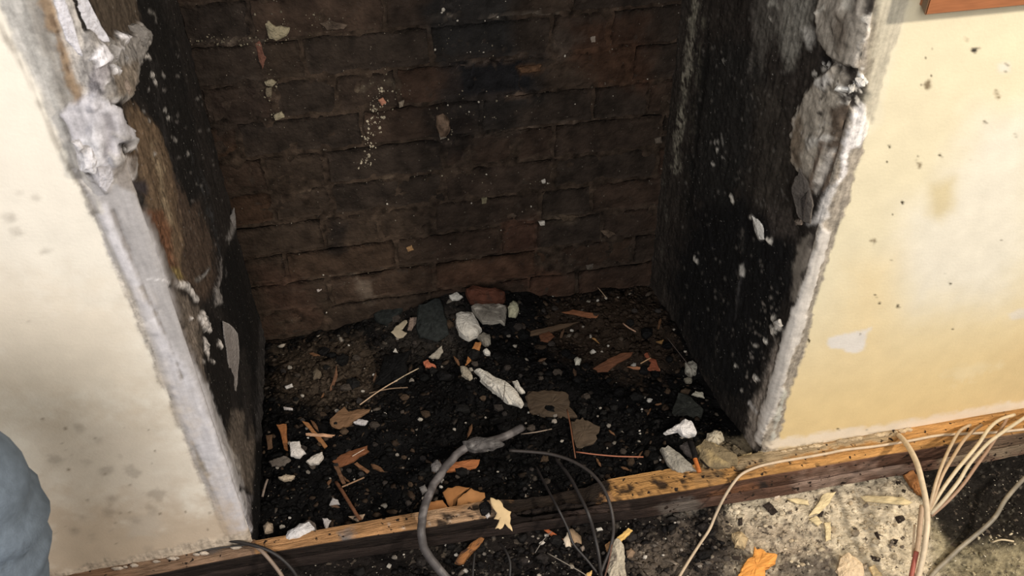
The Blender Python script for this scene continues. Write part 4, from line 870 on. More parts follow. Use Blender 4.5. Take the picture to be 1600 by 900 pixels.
R_('plaster_lath', 'plaster-coated lath with grey spots standing at the bottom edge', 'wood', [(956, 850), (964, 841), (975, 849), (978, 880), (979, 910), (954, 910), (950, 885), (955, 866)], S(206, 194, 172), 9, .2, .35, .010, n=34, spots=(S(110, 100, 90), .56))
R_('wood_scrap', 'tan scrap left of the plaster-coated lath', 'wood', [(945, 852), (955, 844), (956, 862), (948, 862)], S(196, 140, 92), 5, .3, .3, .008, mat=M_WOOD)
R_('wood_scrap', 'pale wood chip at the bottom edge left of the lath', 'wood', [(908, 908), (918, 895), (925, 892), (922, 908)], S(232, 190, 124), 6, .2, .3, .006, mat=M_WOOD)
R_('plaster_crumb', 'tan rounded crumb right of the plaster-coated lath', 'rubble', [(978, 862), (986, 857), (992, 864), (988, 871), (980, 872)], S(150, 126, 104), 8, .4)
R_('plaster_chip', 'white chip left of the plaster-coated lath', 'rubble', [(931, 826), (940, 824), (942, 828), (933, 830)], S(232, 226, 214), 4, .2, .4, .006)
R_('plaster_chip', 'slanted white chip under the sole plate, larger of two', 'rubble', [(977, 801), (985, 801), (988, 808), (981, 806)], S(206, 200, 190), 4, .2, .4, .006)
R_('plaster_chip', 'upright white chip under the sole plate, smaller of two', 'rubble', [(990, 802), (994, 803), (994, 811), (991, 811)], S(206, 200, 190), 4, .2, .4, .006)
R_('plaster_flake', 'cream flake on the soot under the sole plate', 'rubble', [(1028, 795), (1034, 792), (1042, 799), (1034, 799)], S(214, 200, 174), 4, .2, .4, .006)
R_('brick_scrap', 'pink brick scrap tucked under the sole plate edge', 'rubble', [(1078, 783), (1087, 779), (1095, 783), (1094, 790), (1082, 791)], S(176, 136, 110), 9, .3, .4, .010)
R_('wood_scrap', 'brown flat chip under the burnt stretch of the sole plate', 'wood', [(924, 808), (942, 804), (945, 810), (930, 815)], S(128, 96, 76), 5, .2, .35, .010, mat=M_WOOD)
R_('mortar_crumb', 'buff mortar lump at the left edge of the plaster dust', 'rubble', [(1142, 836), (1155, 831), (1168, 842), (1163, 858), (1148, 854)], S(208, 184, 144), 14, .45, .3, .004)
R_('painted_board', 'orange broken board end at the bottom of the plaster dust', 'wood', [(1148, 910), (1162, 882), (1177, 868), (1179, 855), (1194, 861), (1214, 868), (1213, 880), (1196, 890), (1191, 910)], S(244, 168, 84), 9, .2, .3, .012, mat=M_WOOD, n=36, tone=.15, spots=(S(150, 76, 34), .70))
R_('plaster_lump', 'cream crumbly lump at the bottom edge right of the orange board', 'rubble', [(1307, 892), (1312, 872), (1325, 865), (1336, 872), (1349, 881), (1347, 905), (1311, 910)], S(240, 214, 178), 12, .4, .3, .006, tone=.1)
R_('wood_chip', 'pale wood chip at the bottom edge beside the cream lump', 'wood', [(1357, 886), (1366, 883), (1381, 904), (1368, 908)], S(236, 208, 158), 6, .2, .3, .006, mat=M_WOOD, tone=.1)
for px, lb in (([(1346, 776), (1365, 775), (1410, 777), (1424, 785), (1418, 789), (1350, 784)], 'long cream wood shaving lying level on the plaster dust'),
               ([(1264, 806), (1276, 790), (1286, 772), (1306, 768), (1296, 786), (1280, 802)], 'slanting cream shaving on the plaster dust'),
               ([(1229, 779), (1245, 779), (1262, 783), (1264, 789), (1242, 786)], 'short cream shaving near the white pebble on the dust'),
               ([(1264, 812), (1276, 806), (1284, 816), (1278, 822)], 'stubby cream shaving below the slanting one'),
               ([(1288, 818), (1298, 816), (1298, 842), (1290, 846)], 'upright cream shaving at the middle of the dust')):
    R_('wood_shaving', lb, 'wood', px, S(238, 218, 172), 4, .2, .25, .004, mat=M_WOOD, tone=.1)
R_('pebble', 'round white pebble at the foot of the sole plate on the dust', 'rubble', [(1205, 768), (1212, 763), (1220, 768), (1219, 777), (1210, 779)], S(244, 226, 206), 12, .5, .3, .004, tone=.06)
R_('wood_post', 'orange split wood end standing behind the white cables', 'wood', [(1411, 742), (1425, 734), (1436, 752), (1442, 778), (1431, 771), (1420, 756)], S(190, 122, 66), 10, .2, .4, .008, mat=M_WOOD)
for k, (px, lb) in enumerate((([(1398, 808), (1410, 804), (1415, 812), (1404, 818)], 'black char chip left of the cables on the dust'), ([(1394, 842), (1404, 844), (1400, 851), (1393, 847)], 'black char chip midway down the dust left of the cables'), ([(1360, 868), (1376, 872), (1374, 878), (1364, 876)], 'black char chip lowest on the dust near the cables'), ([(1192, 790), (1202, 784), (1216, 800), (1206, 806)], 'black brown char splinter on the dust just under the sole plate'), ([(1279, 797), (1287, 799), (1285, 808), (1280, 806)], 'small black char chip beside the slanting shaving'), ([(1144, 868), (1158, 870), (1156, 876), (1146, 874)], 'black char chip at the left border of the dust'), ([(1153, 812), (1160, 808), (1160, 820), (1154, 822)], 'black char chip above the buff mortar lump'), ([(1366, 832), (1371, 830), (1376, 844), (1371, 842)], 'thin black char sliver on the dust'), ([(1400, 752), (1408, 752), (1407, 757), (1401, 758)], 'upper tiny black char chip near the orange wood end'), ([(1410, 764), (1416, 766), (1414, 770), (1409, 768)], 'lower tiny black char chip near the orange wood end'))):
    R_('char_chip', lb, 'charcoal', px, S(58, 50, 45), 2, .3, .2, .001, mat=M_DUST)

# -- countable crumbs strewn about
def inside(p, poly):
    return Stain.seg(np.array([p], float), np.array(poly, float), True)[0] < 0
RECESS = [(425, 560), (580, 520), (640, 480), (850, 470), (1030, 460), (1080, 560), (1130, 690), (1030, 735), (640, 810), (425, 850)]
FRONT = [(560, 880), (800, 830), (1130, 790), (1120, 905), (560, 905)]
DUSTY = [(1150, 800), (1400, 745), (1420, 900), (1150, 900)]
def strew(name, n, poly, cols, smin, smax, label, cat, group, seed, mat=M_PLASTER, t=.8):
    rg = np.random.default_rng(seed); poly = np.array(poly, float); lo, hi = poly.min(0), poly.max(0); k = 0; src = []
    while k < n:
        p = lo+(hi-lo)*rg.random(2)
        if not inside(p, poly): continue
        k += 1; r = smin+(smax-smin)*rg.random()**2.2; a0 = rg.random()*6; c = cols[rg.integers(len(cols))]
        px = [(p[0]+r*math.cos(a0+w)*(.7+.5*rg.random()), p[1]+r*.75*math.sin(a0+w)*(.7+.5*rg.random())) for w in np.linspace(0, 2*math.pi, 7)[:-1]]
        ws = (p[0]-lo[0])/(hi[0]-lo[0]); zone = ('left' if ws < .33 else ('middle' if ws < .66 else 'right'))+(' rear' if (p[1]-lo[1])/(hi[1]-lo[1]) < .5 else ' front')+' part'
        piece(name, label+', '+zone, cat, (np.array([p+np.array([np.cos(a0)*l_*r-np.sin(a0)*w_*r, np.sin(a0)*l_*r+np.cos(a0)*w_*r]) for l_, w_ in ((-1.6, 0), (-.6, .4), (1, .35), (1.7, .05), (.7, -.35), (-.8, -.3))]) if mat is M_WOOD else px), c*(.75+.5*rg.random()), r*t, .35, .3, .0015, mat=mat, group=group+', '+zone, n=8, rough=.8)
strew('plaster_crumb', 75, RECESS, [S(200, 194, 184), S(170, 162, 150), S(140, 132, 122)], 2.0, 5.2, 'tiny pale plaster crumb on the black ash of the recess', 'rubble', 'pale crumbs strewn over the ash', 61)
strew('ash_lump', 90, RECESS, [S(72, 64, 57), S(60, 54, 50), S(74, 60, 47), S(52, 48, 46)], 4, 9, 'dull grey brown lump in the ash of the recess', 'rubble', 'dull lumps in the ash', 62)
strew('charcoal_lump', 80, RECESS, [S(19, 18, 18), S(26, 25, 24), S(15, 15, 15)], 5, 13, 'black charcoal lump in the ash of the recess', 'charcoal', 'charcoal lumps in the ash', 63, M_SOOT)
strew('plaster_crumb', 45, FRONT, [S(206, 198, 186), S(160, 150, 138), S(120, 112, 104)], 1.8, 5, 'tiny pale crumb in the soot before the sole plate', 'rubble', 'pale crumbs in front of the plate', 64)
strew('charcoal_lump', 55, FRONT, [S(30, 28, 27), S(42, 38, 36)], 5, 13, 'black charcoal lump in the soot before the plate', 'charcoal', 'charcoal lumps before the plate', 65, M_SOOT)
strew('dust_lump', 60, DUSTY, [S(214, 198, 170), S(190, 172, 144), S(176, 160, 138), S(140, 128, 114)], 3, 7, 'small buff lump in the patch of plaster dust', 'rubble', 'lumps in the plaster dust', 66)
strew('wood_splinter', 26, RECESS, [S(120, 80, 52), S(96, 68, 50)], 4, 8, 'tiny brown wood splinter in the ash of the recess', 'wood', 'tiny splinters in the ash', 67, M_WOOD, .5)

# -- charred grit nobody could count
ICO = None
def grit(name, label, n, area_fn, hfun, cols, smin, smax, seed, mat):
    bm = bmesh.new(); bmesh.ops.create_icosphere(bm, subdivisions=1, radius=1); bv = np.array([v.co for v in bm.verts]); bf = np.array([[v.index for v in f.verts] for f in bm.faces]); bm.free()
    rg = np.random.default_rng(seed); xy = area_fn(rg, n); n = len(xy)
    s = smin+(smax-smin)*rg.random(n)**3.0
    sc3 = s[:, None]*np.c_[.5+1.3*rg.random(n)**2, .5+.5*rg.random(n), .2+.4*rg.random(n)]
    ang = rg.random(n)*6.283; ca, sa = np.cos(ang), np.sin(ang)
    V = bv[None]*(1+1.1*(rg.random((n, len(bv), 1))-.5))*sc3[:, None, :]
    V = np.stack([V[..., 0]*ca[:, None]-V[..., 1]*sa[:, None], V[..., 0]*sa[:, None]+V[..., 1]*ca[:, None], V[..., 2]+V[..., 0]*(.6*(rg.random(n)-.5))[:, None]], -1)
    z = hfun(xy)+s*.05
    V += np.c_[xy, z][:, None, :]
    ci = rg.choice(len(cols), n, p=np.array([c[1] for c in cols])/sum(c[1] for c in cols))
    C = np.array([c[0] for c in cols])[ci]*(.7+.6*rg.random(n))[:, None]
    if True:
        zs_ = Stain(np.c_[xy, z], C); zs_.col = C; (ash_zones if hfun is bed else pit_zones)(zs_); C = C*.35+zs_.col*.65*(.7+.6*rg.random(n))[:, None]
    F = (bf[None]+(np.arange(n)*len(bv))[:, None, None]).reshape(-1, 3)
    V = V.reshape(-1, 3)
    me = bpy.data.meshes.new(name); me.vertices.add(len(V)); me.vertices.foreach_set('co', V.astype(np.float32).ravel())
    me.loops.add(F.size); me.loops.foreach_set('vertex_index', F.astype(np.int32).ravel())
    me.polygons.add(len(F)); me.polygons.foreach_set('loop_start', np.arange(0, F.size, 3, dtype=np.int32))
    a = me.color_attributes.new('Col', 'FLOAT_COLOR', 'POINT')
    a.data.foreach_set('color', np.c_[np.repeat(C, len(bv), 0), np.ones(len(V))].astype(np.float32).ravel())
    me.materials.append(mat); me.update(calc_edges=True); me.validate()
    return tag(link(name, me), label, 'debris', kind='stuff')
def a_recess(rg, n):
    return np.c_[0.004+0.885*rg.random(n), 0.004+0.54*rg.random(n)]
def a_front(rg, n):
    p = np.c_[-0.1+1.1*rg.random(n), -0.30+0.25*rg.random(n)]
    q = proj(np.c_[p, np.full(n, -.07)])
    return p[(q[:, 0] < 1150+30*rg.standard_normal(n))]
def a_right(rg, n):
    p = np.c_[0.75+0.8*rg.random(n), -0.33+0.27*rg.random(n)]
    q = proj(np.c_[p, np.full(n, -.07)])
    return p[(q[:, 0] > 1140+20*rg.standard_normal(n))]
grit('ash_grit', 'black charred grit and ash covering the floor of the recess', 15000, a_recess, bed, [(S(12, 11, 11), 13), (S(20, 19, 18), 4), (S(62, 50, 40), 1.6), (S(78, 70, 62), .5), (S(150, 142, 130), .18)], .0014, .0085, 81, M_SOOT)
grit('soot_grit', 'black soot and charred grit in front of the sole plate', 7000, a_front, pit, [(S(26, 24, 24), 9), (S(42, 38, 36), 4), (S(80, 72, 65), 1.2), (S(170, 158, 142), .35)], .0014, .0085, 82, M_SOOT)
grit('plaster_grit', 'pale crumbled plaster grit on the ground below the white cables', 2600, a_right, pit, [(S(214, 200, 172), 6), (S(180, 166, 142), 4), (S(120, 108, 96), 1.5), (S(60, 54, 50), .7)], .0010, .0050, 83, M_DUST)
# crumbs of plaster along the wall feet
rg = np.random.default_rng(90)
for k in range(34):
    right_ = k >= 14
    xx = rg.uniform(-.30, -.02) if not right_ else rg.uniform(.95, 1.22)
    q = proj(np.array([[xx, -0.004, 0.0]]))[0]; r = rg.uniform(2.5, 6)
    px = [(q[0]+r*1.5*math.cos(w)*(.7+.5*rg.random()), q[1]+r*.6*math.sin(w)*(.7+.5*rg.random())) for w in np.linspace(0, 2*math.pi, 7)[:-1]]
    piece('plaster_crumb', 'small crumb of plaster along the foot of the yellow right wall' if right_ else 'small crumb of plaster along the foot of the cream left wall', 'rubble', px, (S(206, 184, 150) if right_ else S(206, 192, 176))*(.75+.4*rg.random()), 4, .5, .3, .001, z=0.0, group='crumbs at the foot of the right wall' if right_ else 'crumbs at the foot of the left wall', n=8)

# ------------------------------------------------------------------ flakes and splashes that belong to the walls
WL = bpy.data.objects['wall_left']; WR = bpy.data.objects['wall_right']; WB = bpy.data.objects['wall_back']
def on_wall(parent, name, px, color, nv, t=4, dome=.3, lift=.004, **kw):
    px = np.array(px, float); c = px.mean(0); n = np.array(nv, float); n /= np.linalg.norm(n)
    ax, v = {'wall_left': (0, 0.003), 'wall_right': (0, W-0.014), 'wall_back': (1, D-0.003)}[parent.name]
    p0 = on_axis(c[0], c[1], ax, v)
    if kw.pop('front', False): p0 = on_axis(c[0], c[1], 1, 0.0)
    return piece(name, None, None, px, color, t, dome, plane=(p0, n), lift=lift, parent=parent, **kw)
on_wall(WL, 'peeling_flake', [(347, 498), (357, 502), (371, 522), (374, 560), (369, 610), (366, 642), (361, 604), (353, 548)], S(136, 129, 125), (1, -.5, .1), 3, .2, .006, edge=S(176, 170, 166))
on_wall(WL, 'peeling_flake', [(356, 350), (366, 325), (368, 352), (360, 372)], S(126, 122, 120), (1, -.6, .1), 3, .2, .004)
on_wall(WL, 'peeling_flake', [(303, 439), (318, 428), (327, 419), (321, 431), (306, 443)], S(124, 120, 117), (1, -.7, .2), 2, .2, .004)
on_wall(WL, 'plaster_lump', [(196, 42), (210, 38), (226, 45), (230, 60), (224, 74), (206, 78), (196, 66)], S(150, 145, 141), (.7, -.7, .2), 16, .4, .004, rough=.6)
on_wall(WL, 'plaster_lump', [(152, 70), (172, 68), (188, 76), (184, 96), (166, 104), (150, 92)], S(176, 172, 170), (.6, -.8, .2), 12, .4, .004, rough=.6)
on_wall(WL, 'plaster_lump', [(180, 128), (196, 124), (203, 138), (198, 152), (182, 150)], S(176, 160, 148), (.7, -.7, .2), 10, .4, .003, rough=.6)
on_wall(WL, 'plaster_lump', [(120, 232), (140, 228), (150, 250), (146, 272), (128, 266)], S(228, 226, 230), (.5, -.85, .2), 12, .4, .003, rough=.6, tone=.1)
on_wall(WL, 'plaster_lump', [(112, 222), (124, 218), (132, 232), (122, 240)], S(222, 219, 222), (.4, -.9, .2), 8, .4, .003, rough=.6, tone=.1)
on_wall(WL, 'peeling_flake', [(152, 262), (172, 258), (176, 278), (166, 300), (156, 292)], S(206, 203, 208), (.6, -.8, 0), 3, .2, .008)
on_wall(WL, 'lining_strip', [(80, -14), (97, -14), (112, 30), (122, 65), (131, 93), (122, 86), (104, 64), (91, 30)], S(226, 224, 231), (.5, -.86, 0), 3, .1, .006, tone=.08)
on_wall(WL, 'lining_strip', [(108, -14), (130, -14), (150, 25), (173, 67), (160, 63), (140, 57), (126, 30)], S(228, 226, 232), (.6, -.8, 0), 3, .1, .006, tone=.08)
on_wall(WR, 'peeling_flake', [(1237, 292), (1250, 264), (1262, 282), (1267, 302), (1271, 322), (1266, 350), (1248, 340), (1240, 318)], S(90, 84, 79), (-.8, -.6, .1), 4, .25, .006, edge=S(112, 105, 98))
on_wall(WR, 'peeling_flake', [(1252, 310), (1262, 300), (1258, 330), (1255, 345)], S(60, 55, 52), (-.8, -.6, .1), 3, .2, .008)
on_wall(WR, 'peeling_flake', [(1175, 337), (1184, 343), (1192, 352), (1194, 374), (1187, 374), (1181, 357)], S(234, 230, 222), (-.9, -.4, .1), 2, .2, .004, tone=.06)
on_wall(WR, 'plaster_lump', [(1336, 122), (1350, 124), (1352, 134), (1340, 136)], S(236, 232, 226), (-.6, -.8, .1), 8, .4, .004, tone=.06)
on_wall(WR, 'plaster_lump', [(1326, 134), (1336, 132), (1334, 143), (1326, 146)], S(222, 218, 210), (-.6, -.8, .1), 8, .4, .004, tone=.06)
on_wall(WR, 'plaster_lump', [(1242, 344), (1252, 342), (1254, 350), (1244, 351)], S(120, 108, 98), (-.7, -.7, .1), 8, .4, .004)
on_wall(WR, 'plaster_lump', [(1210, 502), (1218, 498), (1222, 510), (1214, 514)], S(190, 184, 176), (-.8, -.5, .1), 5, .4, .003)
for px, c, t in (([(413, 36), (420, 32), (430, 40), (440, 40), (452, 44), (446, 56), (432, 64), (420, 60), (417, 48)], S(150, 140, 116), 7),
                 ([(413, 128), (424, 123), (432, 128), (426, 135), (416, 134)], S(150, 140, 118), 5), ([(415, 138), (425, 136), (424, 150), (416, 152)], S(110, 100, 84), 4),
                 ([(427, 180), (440, 174), (444, 183), (430, 188)], S(156, 146, 122), 5), ([(681, 180), (691, 177), (703, 188), (703, 200), (695, 214), (687, 213), (681, 196)], S(104, 86, 72), 16),
                 ([(685, 208), (694, 206), (698, 214), (688, 217)], S(150, 140, 126), 10), ([(590, 156), (598, 152), (604, 160), (597, 165)], S(170, 120, 98), 6), ([(623, 160), (631, 156), (630, 166), (624, 168)], S(140, 128, 112), 6),
                 ([(845, 281), (852, 279), (853, 286), (847, 287)], S(190, 184, 174), 4), ([(841, 346), (851, 345), (851, 352), (844, 352)], S(196, 190, 180), 5), ([(634, 387), (643, 383), (646, 390), (638, 393)], S(164, 128, 90), 4),
                 ([(922, 58), (930, 56), (930, 66), (924, 66)], S(140, 128, 116), 3), ([(752, 310), (761, 308), (760, 317), (753, 318)], S(120, 112, 90), 5), ([(870, 335), (905, 336), (896, 345), (880, 346)], S(82, 70, 58), 8),
                 ([(938, 360), (950, 358), (962, 366), (950, 371)], S(92, 78, 66), 8), ([(494, 451), (504, 449), (505, 454), (496, 456)], S(200, 188, 180), 3), ([(1022, 216), (1032, 214), (1034, 223), (1024, 224)], S(100, 90, 80), 5),
                 ([(915, 414), (927, 412), (926, 420), (917, 421)], S(92, 84, 76), 4), ([(397, 66), (406, 64), (416, 90), (411, 108), (404, 90)], S(110, 76, 64), 3), ([(808, 104), (846, 100), (844, 111), (814, 113)], S(94, 70, 52), 8),
                 ([(500, 36), (515, 32), (546, 38), (540, 46), (510, 46)], S(80, 69, 60), 6)):
    on_wall(WB, 'mortar_splash', px, c, (0, -1, .15), t, .4, .000, rough=.5, n=14, mat=M_MORTAR if t > 5 and c.max() < .12 else M_PLASTER)

def flecks(name, parent, items, n):
    """Splashes of plaster stuck on a wall: tiny lens-shaped crumbs in one mesh."""
    V = []; F = []; C = []; n = np.array(n, float)
    a = np.cross(n, UP); a /= np.linalg.norm(a); b = np.cross(n, a)
    rg = np.random.default_rng(5)
    for p, r, c in items:
        k0 = len(V); ph = rg.random()*6
        for w in np.linspace(0, 2*math.pi, 7)[:-1]:
            rr = r*(.6+.7*rg.random()); V.append(p+a*rr*math.cos(w+ph)*.9+b*rr*math.sin(w+ph)-n*.001); C.append(c)
        V.append(p+n*r*.7); C.append(c)
        F += [(k0+q, k0+(q+1) % 6, k0+6) for q in range(6)]
    return tag(mesh(name, V, F, M_PLASTER, np.array(C), True, parent), kind='stuff')
rg = np.random.default_rng(17); it = []
def bw(x, y): return on_axis(x, y, 1, D-0.004)
for cx, cy, sx, sy, nn in ((433, 48, 16, 12, 26), (422, 135, 8, 14, 22), (436, 182, 10, 8, 18), (350, 66, 40, 5, 60), (404, 85, 7, 16, 16), (692, 196, 14, 18, 18), (600, 135, 16, 12, 20), (730, 70, 30, 12, 22), (845, 285, 6, 6, 8), (612, 150, 16, 10, 14), (700, 272, 60, 8, 24), (760, 175, 40, 20, 24), (566, 452, 20, 10, 16), (500, 38, 30, 10, 20)):
    for k in range(nn):
        it.append((bw(rg.normal(cx, sx), rg.normal(cy, sy)), .0006+.0018*rg.random()**2, S(150, 140, 120)*(.35+.65*rg.random())))
for k in range(150):
    t = rg.random(); x = 596-26*t+rg.normal(0, 7-2*t); y = 140+120*t+rg.normal(0, 6)
    it.append((bw(x, y), .0007+.0030*rg.random()**2, S(196, 184, 160)*(.55+.45*rg.random())))
for k in range(360):
    x = rg.uniform(300, 1040); y = rg.uniform(0, 470)
    if x < 290+y*.25 or (y > 430 and x > 560): continue
    it.append((bw(x, y), .0005+.0014*rg.random()**3, S(140, 130, 116)*(.35+.65*rg.random())))
for x, y, r in ((660, 25, 2), (715, 33, 2), (758, 33, 1.5), (690, 20, 3), (778, 27, 2), (790, 2, 2), (735, 81, 3), (730, 82, 2), (756, 82, 2), (680, 78, 2), (883, 88, 2.5), (1012, 124, 2), (899, 163, 1.6), (958, 150, 2), (958, 172, 1.5), (760, 273, 2), (737, 318, 2), (830, 323, 2), (856, 287, 2), (1060, 20, 2), (700, 165, 2), (733, 175, 2), (748, 160, 2), (704, 382, 1.6), (783, 360, 1.6), (605, 319, 2), (510, 489, 2), (505, 430, 2), (560, 460, 2.5), (566, 452, 2), (693, 16, 4)):
    it.append((bw(x, y), r*.0011, S(190, 182, 168)))
flecks('plaster_flecks', WB, it, (0, -1, 0))

# ------------------------------------------------------------------ cables
C_W = S(214, 196, 168); C_G = S(142, 134, 122); C_K = S(52, 48, 47)
hose = empty('burnt_hose', ground(700, 735), 'thick burnt grey hose looping from the ash over the sole plate', 'hose')
tube('hose_body', None, None, zpts([(815, 668, .004), (790, 682, .012), (765, 690, .020), (735, 697, .024), (712, 712, .028), (692, 736, .030), (675, 762, .030), (664, 790, .026), (659, 815, .018), (658, 835, .010), (664, 858, -.012), (678, 880, -.035), (700, 905, -.058)]), .0075, S(88, 83, 82), M_CABLE, parent=hose, sub=8, seg=12, jit=.004, col2=S(124, 118, 116))
R_('char_crust', None, None, [(722, 690), (745, 684), (775, 686), (788, 694), (770, 702), (740, 706), (728, 702)], S(96, 92, 90), 12, .4, .3, z=.024, mat=M_SOOT, parent=hose, spots=(S(150, 146, 142), .6))
R_('char_crust', None, None, [(674, 726), (684, 718), (690, 726), (682, 738), (674, 736)], S(110, 106, 104), 6, .4, .3, z=.036, mat=M_SOOT, parent=hose)
R_('char_crust', None, None, [(655, 762), (664, 758), (668, 766), (660, 772)], S(112, 108, 105), 6, .4, .3, z=.034, mat=M_SOOT, parent=hose)
tube('black_cable', 'black cable arching from the hose loop over the plate, right of it', 'cable', zpts([(796, 704, .018), (830, 706, .022), (862, 710, .026), (893, 720, .030), (920, 736, .032), (940, 758, .030), (952, 785, .022), (958, 812, .004), (958, 836, -.02), (952, 862, -.04), (943, 884, -.055), (934, 908, -.066)]), .0030, S(66, 60, 57), sub=6)
tube('black_cable', 'thin black cable down the burnt middle of the plate, left of the arching one', 'cable', zpts([(868, 716, .0), (890, 745, .012), (906, 775, .014), (920, 805, .006), (930, 840, -.03), (936, 870, -.05), (940, 908, -.062)]), .0032, S(50, 46, 45), sub=6)
tube('black_cable', 'thin black cable crossing the crumpled paper scrap', 'cable', zpts([(838, 730, .0), (856, 765, .012), (872, 795, .012), (887, 826, -.012), (896, 850, -.03), (918, 876, -.05), (934, 896, -.064)]), .0024, S(44, 40, 39), sub=6)
tube('black_cable', 'thin black cable curling down in front of the burnt stick', 'cable', zpts([(780, 848, -.05), (790, 860, -.045), (797, 880, -.052), (796, 908, -.066)]), .0024, S(40, 37, 36), sub=5)
tube('black_cable', 'short black cable hanging at the bottom edge below the burnt stick', 'cable', zpts([(742, 862, -.05), (740, 880, -.055), (738, 908, -.066)]), .0022, S(36, 33, 32), sub=4)
tube('thin_wire', 'thin grey wire slanting to the bottom edge left of the lath', 'wire', zpts([(855, 864, -.06), (880, 878, -.056), (910, 895, -.06), (922, 904, -.064)]), .0009, S(150, 140, 128), sub=3)
tube('thin_wire', 'thin pale wire beside the bright orange splinter', 'wire', zpts([(836, 864, -.062), (848, 845, -.055), (862, 830, -.05)]), .0008, S(130, 122, 114), sub=3)
tube('thin_wire', 'reddish thin wire left of the plaster-coated lath', 'wire', zpts([(956, 850, -.03), (952, 875, -.045), (943, 908, -.062)]), .0014, S(110, 78, 62), sub=3)
# left: two cables lying over the plate
tube('black_cable', 'black cable lying over the sole plate at the foot of the left wall', 'cable', zpts([(326, 839, .010), (345, 842, .012), (368, 846, .014), (392, 851, .014), (415, 858, .010), (436, 870, -.002), (455, 888, -.022), (468, 908, -.045)]), .0032, S(46, 42, 41), sub=6)
tube('grey_cable', 'beige grey cable beside the black one at the left end of the plate', 'cable', zpts([(398, 852, .010), (412, 864, .008), (426, 880, -.006), (438, 896, -.02), (446, 910, -.035)]), .0034, S(150, 130, 114), sub=6)
tube('black_cable', 'thin black cable running along the foot of the left wall', 'cable', zpts([(305, 865, .004), (330, 858, .005), (360, 854, .006), (398, 850, .008)]), .0016, S(60, 56, 54), sub=4)
# right: white flex along the plate and the sheaf of white cables
tube('white_flex', 'thin white flex lying along the plate and drooping over its front', 'cable', zpts([(1625, 668, .004), (1560, 675, .004), (1500, 678, .004), (1462, 681, .004), (1420, 689, .004), (1370, 697, .003), (1320, 703, .004), (1290, 709, .004), (1250, 716, .004), (1215, 722, .005), (1185, 729, .007), (1160, 740, .010), (1145, 756, .004), (1130, 780, -.018), (1118, 805, -.045), (1108, 828, -.06), (1092, 852, -.064), (1074, 880, -.064), (1056, 910, -.064)]), .0027, S(214, 192, 164), sub=6)
tube('white_cable', 'thickest white cable rising from the ground to the foot of the right wall', 'cable', zpts([(1404, 680, .004), (1412, 688, .020), (1424, 706, .040), (1434, 728, .05), (1441, 755, .05), (1447, 785, .045), (1449, 815, .035), (1446, 845, .02), (1442, 870, .005), (1434, 905, -.02)]), .0050, S(226, 206, 176), sub=6, seg=10)
sheaf = [([(1450, 800, .01), (1456, 778, .03), (1463, 752, .045), (1474, 722, .05), (1487, 694, .04), (1500, 673, .02), (1516, 664, .004)], 'white cable of the sheaf, leftmost one reaching the wall foot', S(206, 182, 150), .0029),
         ([(1452, 800, .01), (1460, 776, .03), (1472, 744, .045), (1488, 716, .05), (1506, 688, .04), (1522, 672, .015), (1534, 664, .002)], 'white cable of the sheaf, second from its left', S(196, 168, 136), .0029),
         ([(1453, 802, .01), (1468, 772, .03), (1492, 738, .05), (1512, 714, .055), (1530, 692, .05), (1545, 670, .04), (1562, 656, .02), (1585, 648, .004)], 'white cable of the sheaf, third and brightest, curving to the wall foot', S(222, 204, 172), .0032),
         ([(1454, 803, .01), (1474, 782, .03), (1498, 752, .045), (1514, 726, .05), (1540, 696, .045), (1560, 680, .04), (1582, 665, .03), (1612, 645, .01)], 'white cable of the sheaf, fourth one with a ragged sheath', S(218, 202, 172), .0033),
         ([(1455, 806, .005), (1480, 784, .02), (1504, 758, .03), (1524, 730, .035), (1540, 708, .035), (1556, 684, .03), (1568, 664, .02), (1574, 652, .006)], 'brownish white cable, rightmost of the sheaf', S(168, 136, 112), .0030)]
for pl, lb, c, r in sheaf:
    tube('white_cable', lb, 'cable', zpts(pl), r, c, sub=6)
cs = empty('cable_stub', at_z(1432, 870, -.03), 'pink white stripped cable ends at the bottom below the sheaf', 'cable')
tube('sheath', None, None, zpts([(1441, 790, .01), (1438, 815, .0), (1435, 845, -.01), (1430, 875, -.02), (1424, 910, -.03)]), .0045, S(206, 178, 150), parent=cs, sub=5)
tube('red_core', None, None, zpts([(1432, 862, .0), (1428, 880, -.008), (1422, 910, -.018)]), .0040, S(176, 98, 84), parent=cs, sub=4)
tube('white_core', None, None, zpts([(1429, 820, -.01), (1427, 850, -.015), (1426, 870, -.02)]), .0018, S(222, 200, 172), parent=cs, sub=4)
tube('grey_cable', 'grey cable lying across the soot at the right edge', 'cable', zpts([(1612, 736, -.035), (1590, 758, -.035), (1570, 782, -.036), (1556, 806, -.04), (1540, 823, -.048), (1522, 838, -.058), (1500, 856, -.066), (1480, 875, -.070), (1462, 892, -.072), (1446, 912, -.074)]), .0040, S(136, 128, 114), sub=6, col2=S(160, 150, 132))
tube('wood_shaving', 'thin cream sliver on the soot at the right edge', 'wood', gpts([(1548, 851, .004), (1562, 848, .006), (1582, 849, .003)]), .0016, S(214, 196, 164), M_WOOD, sub=3)

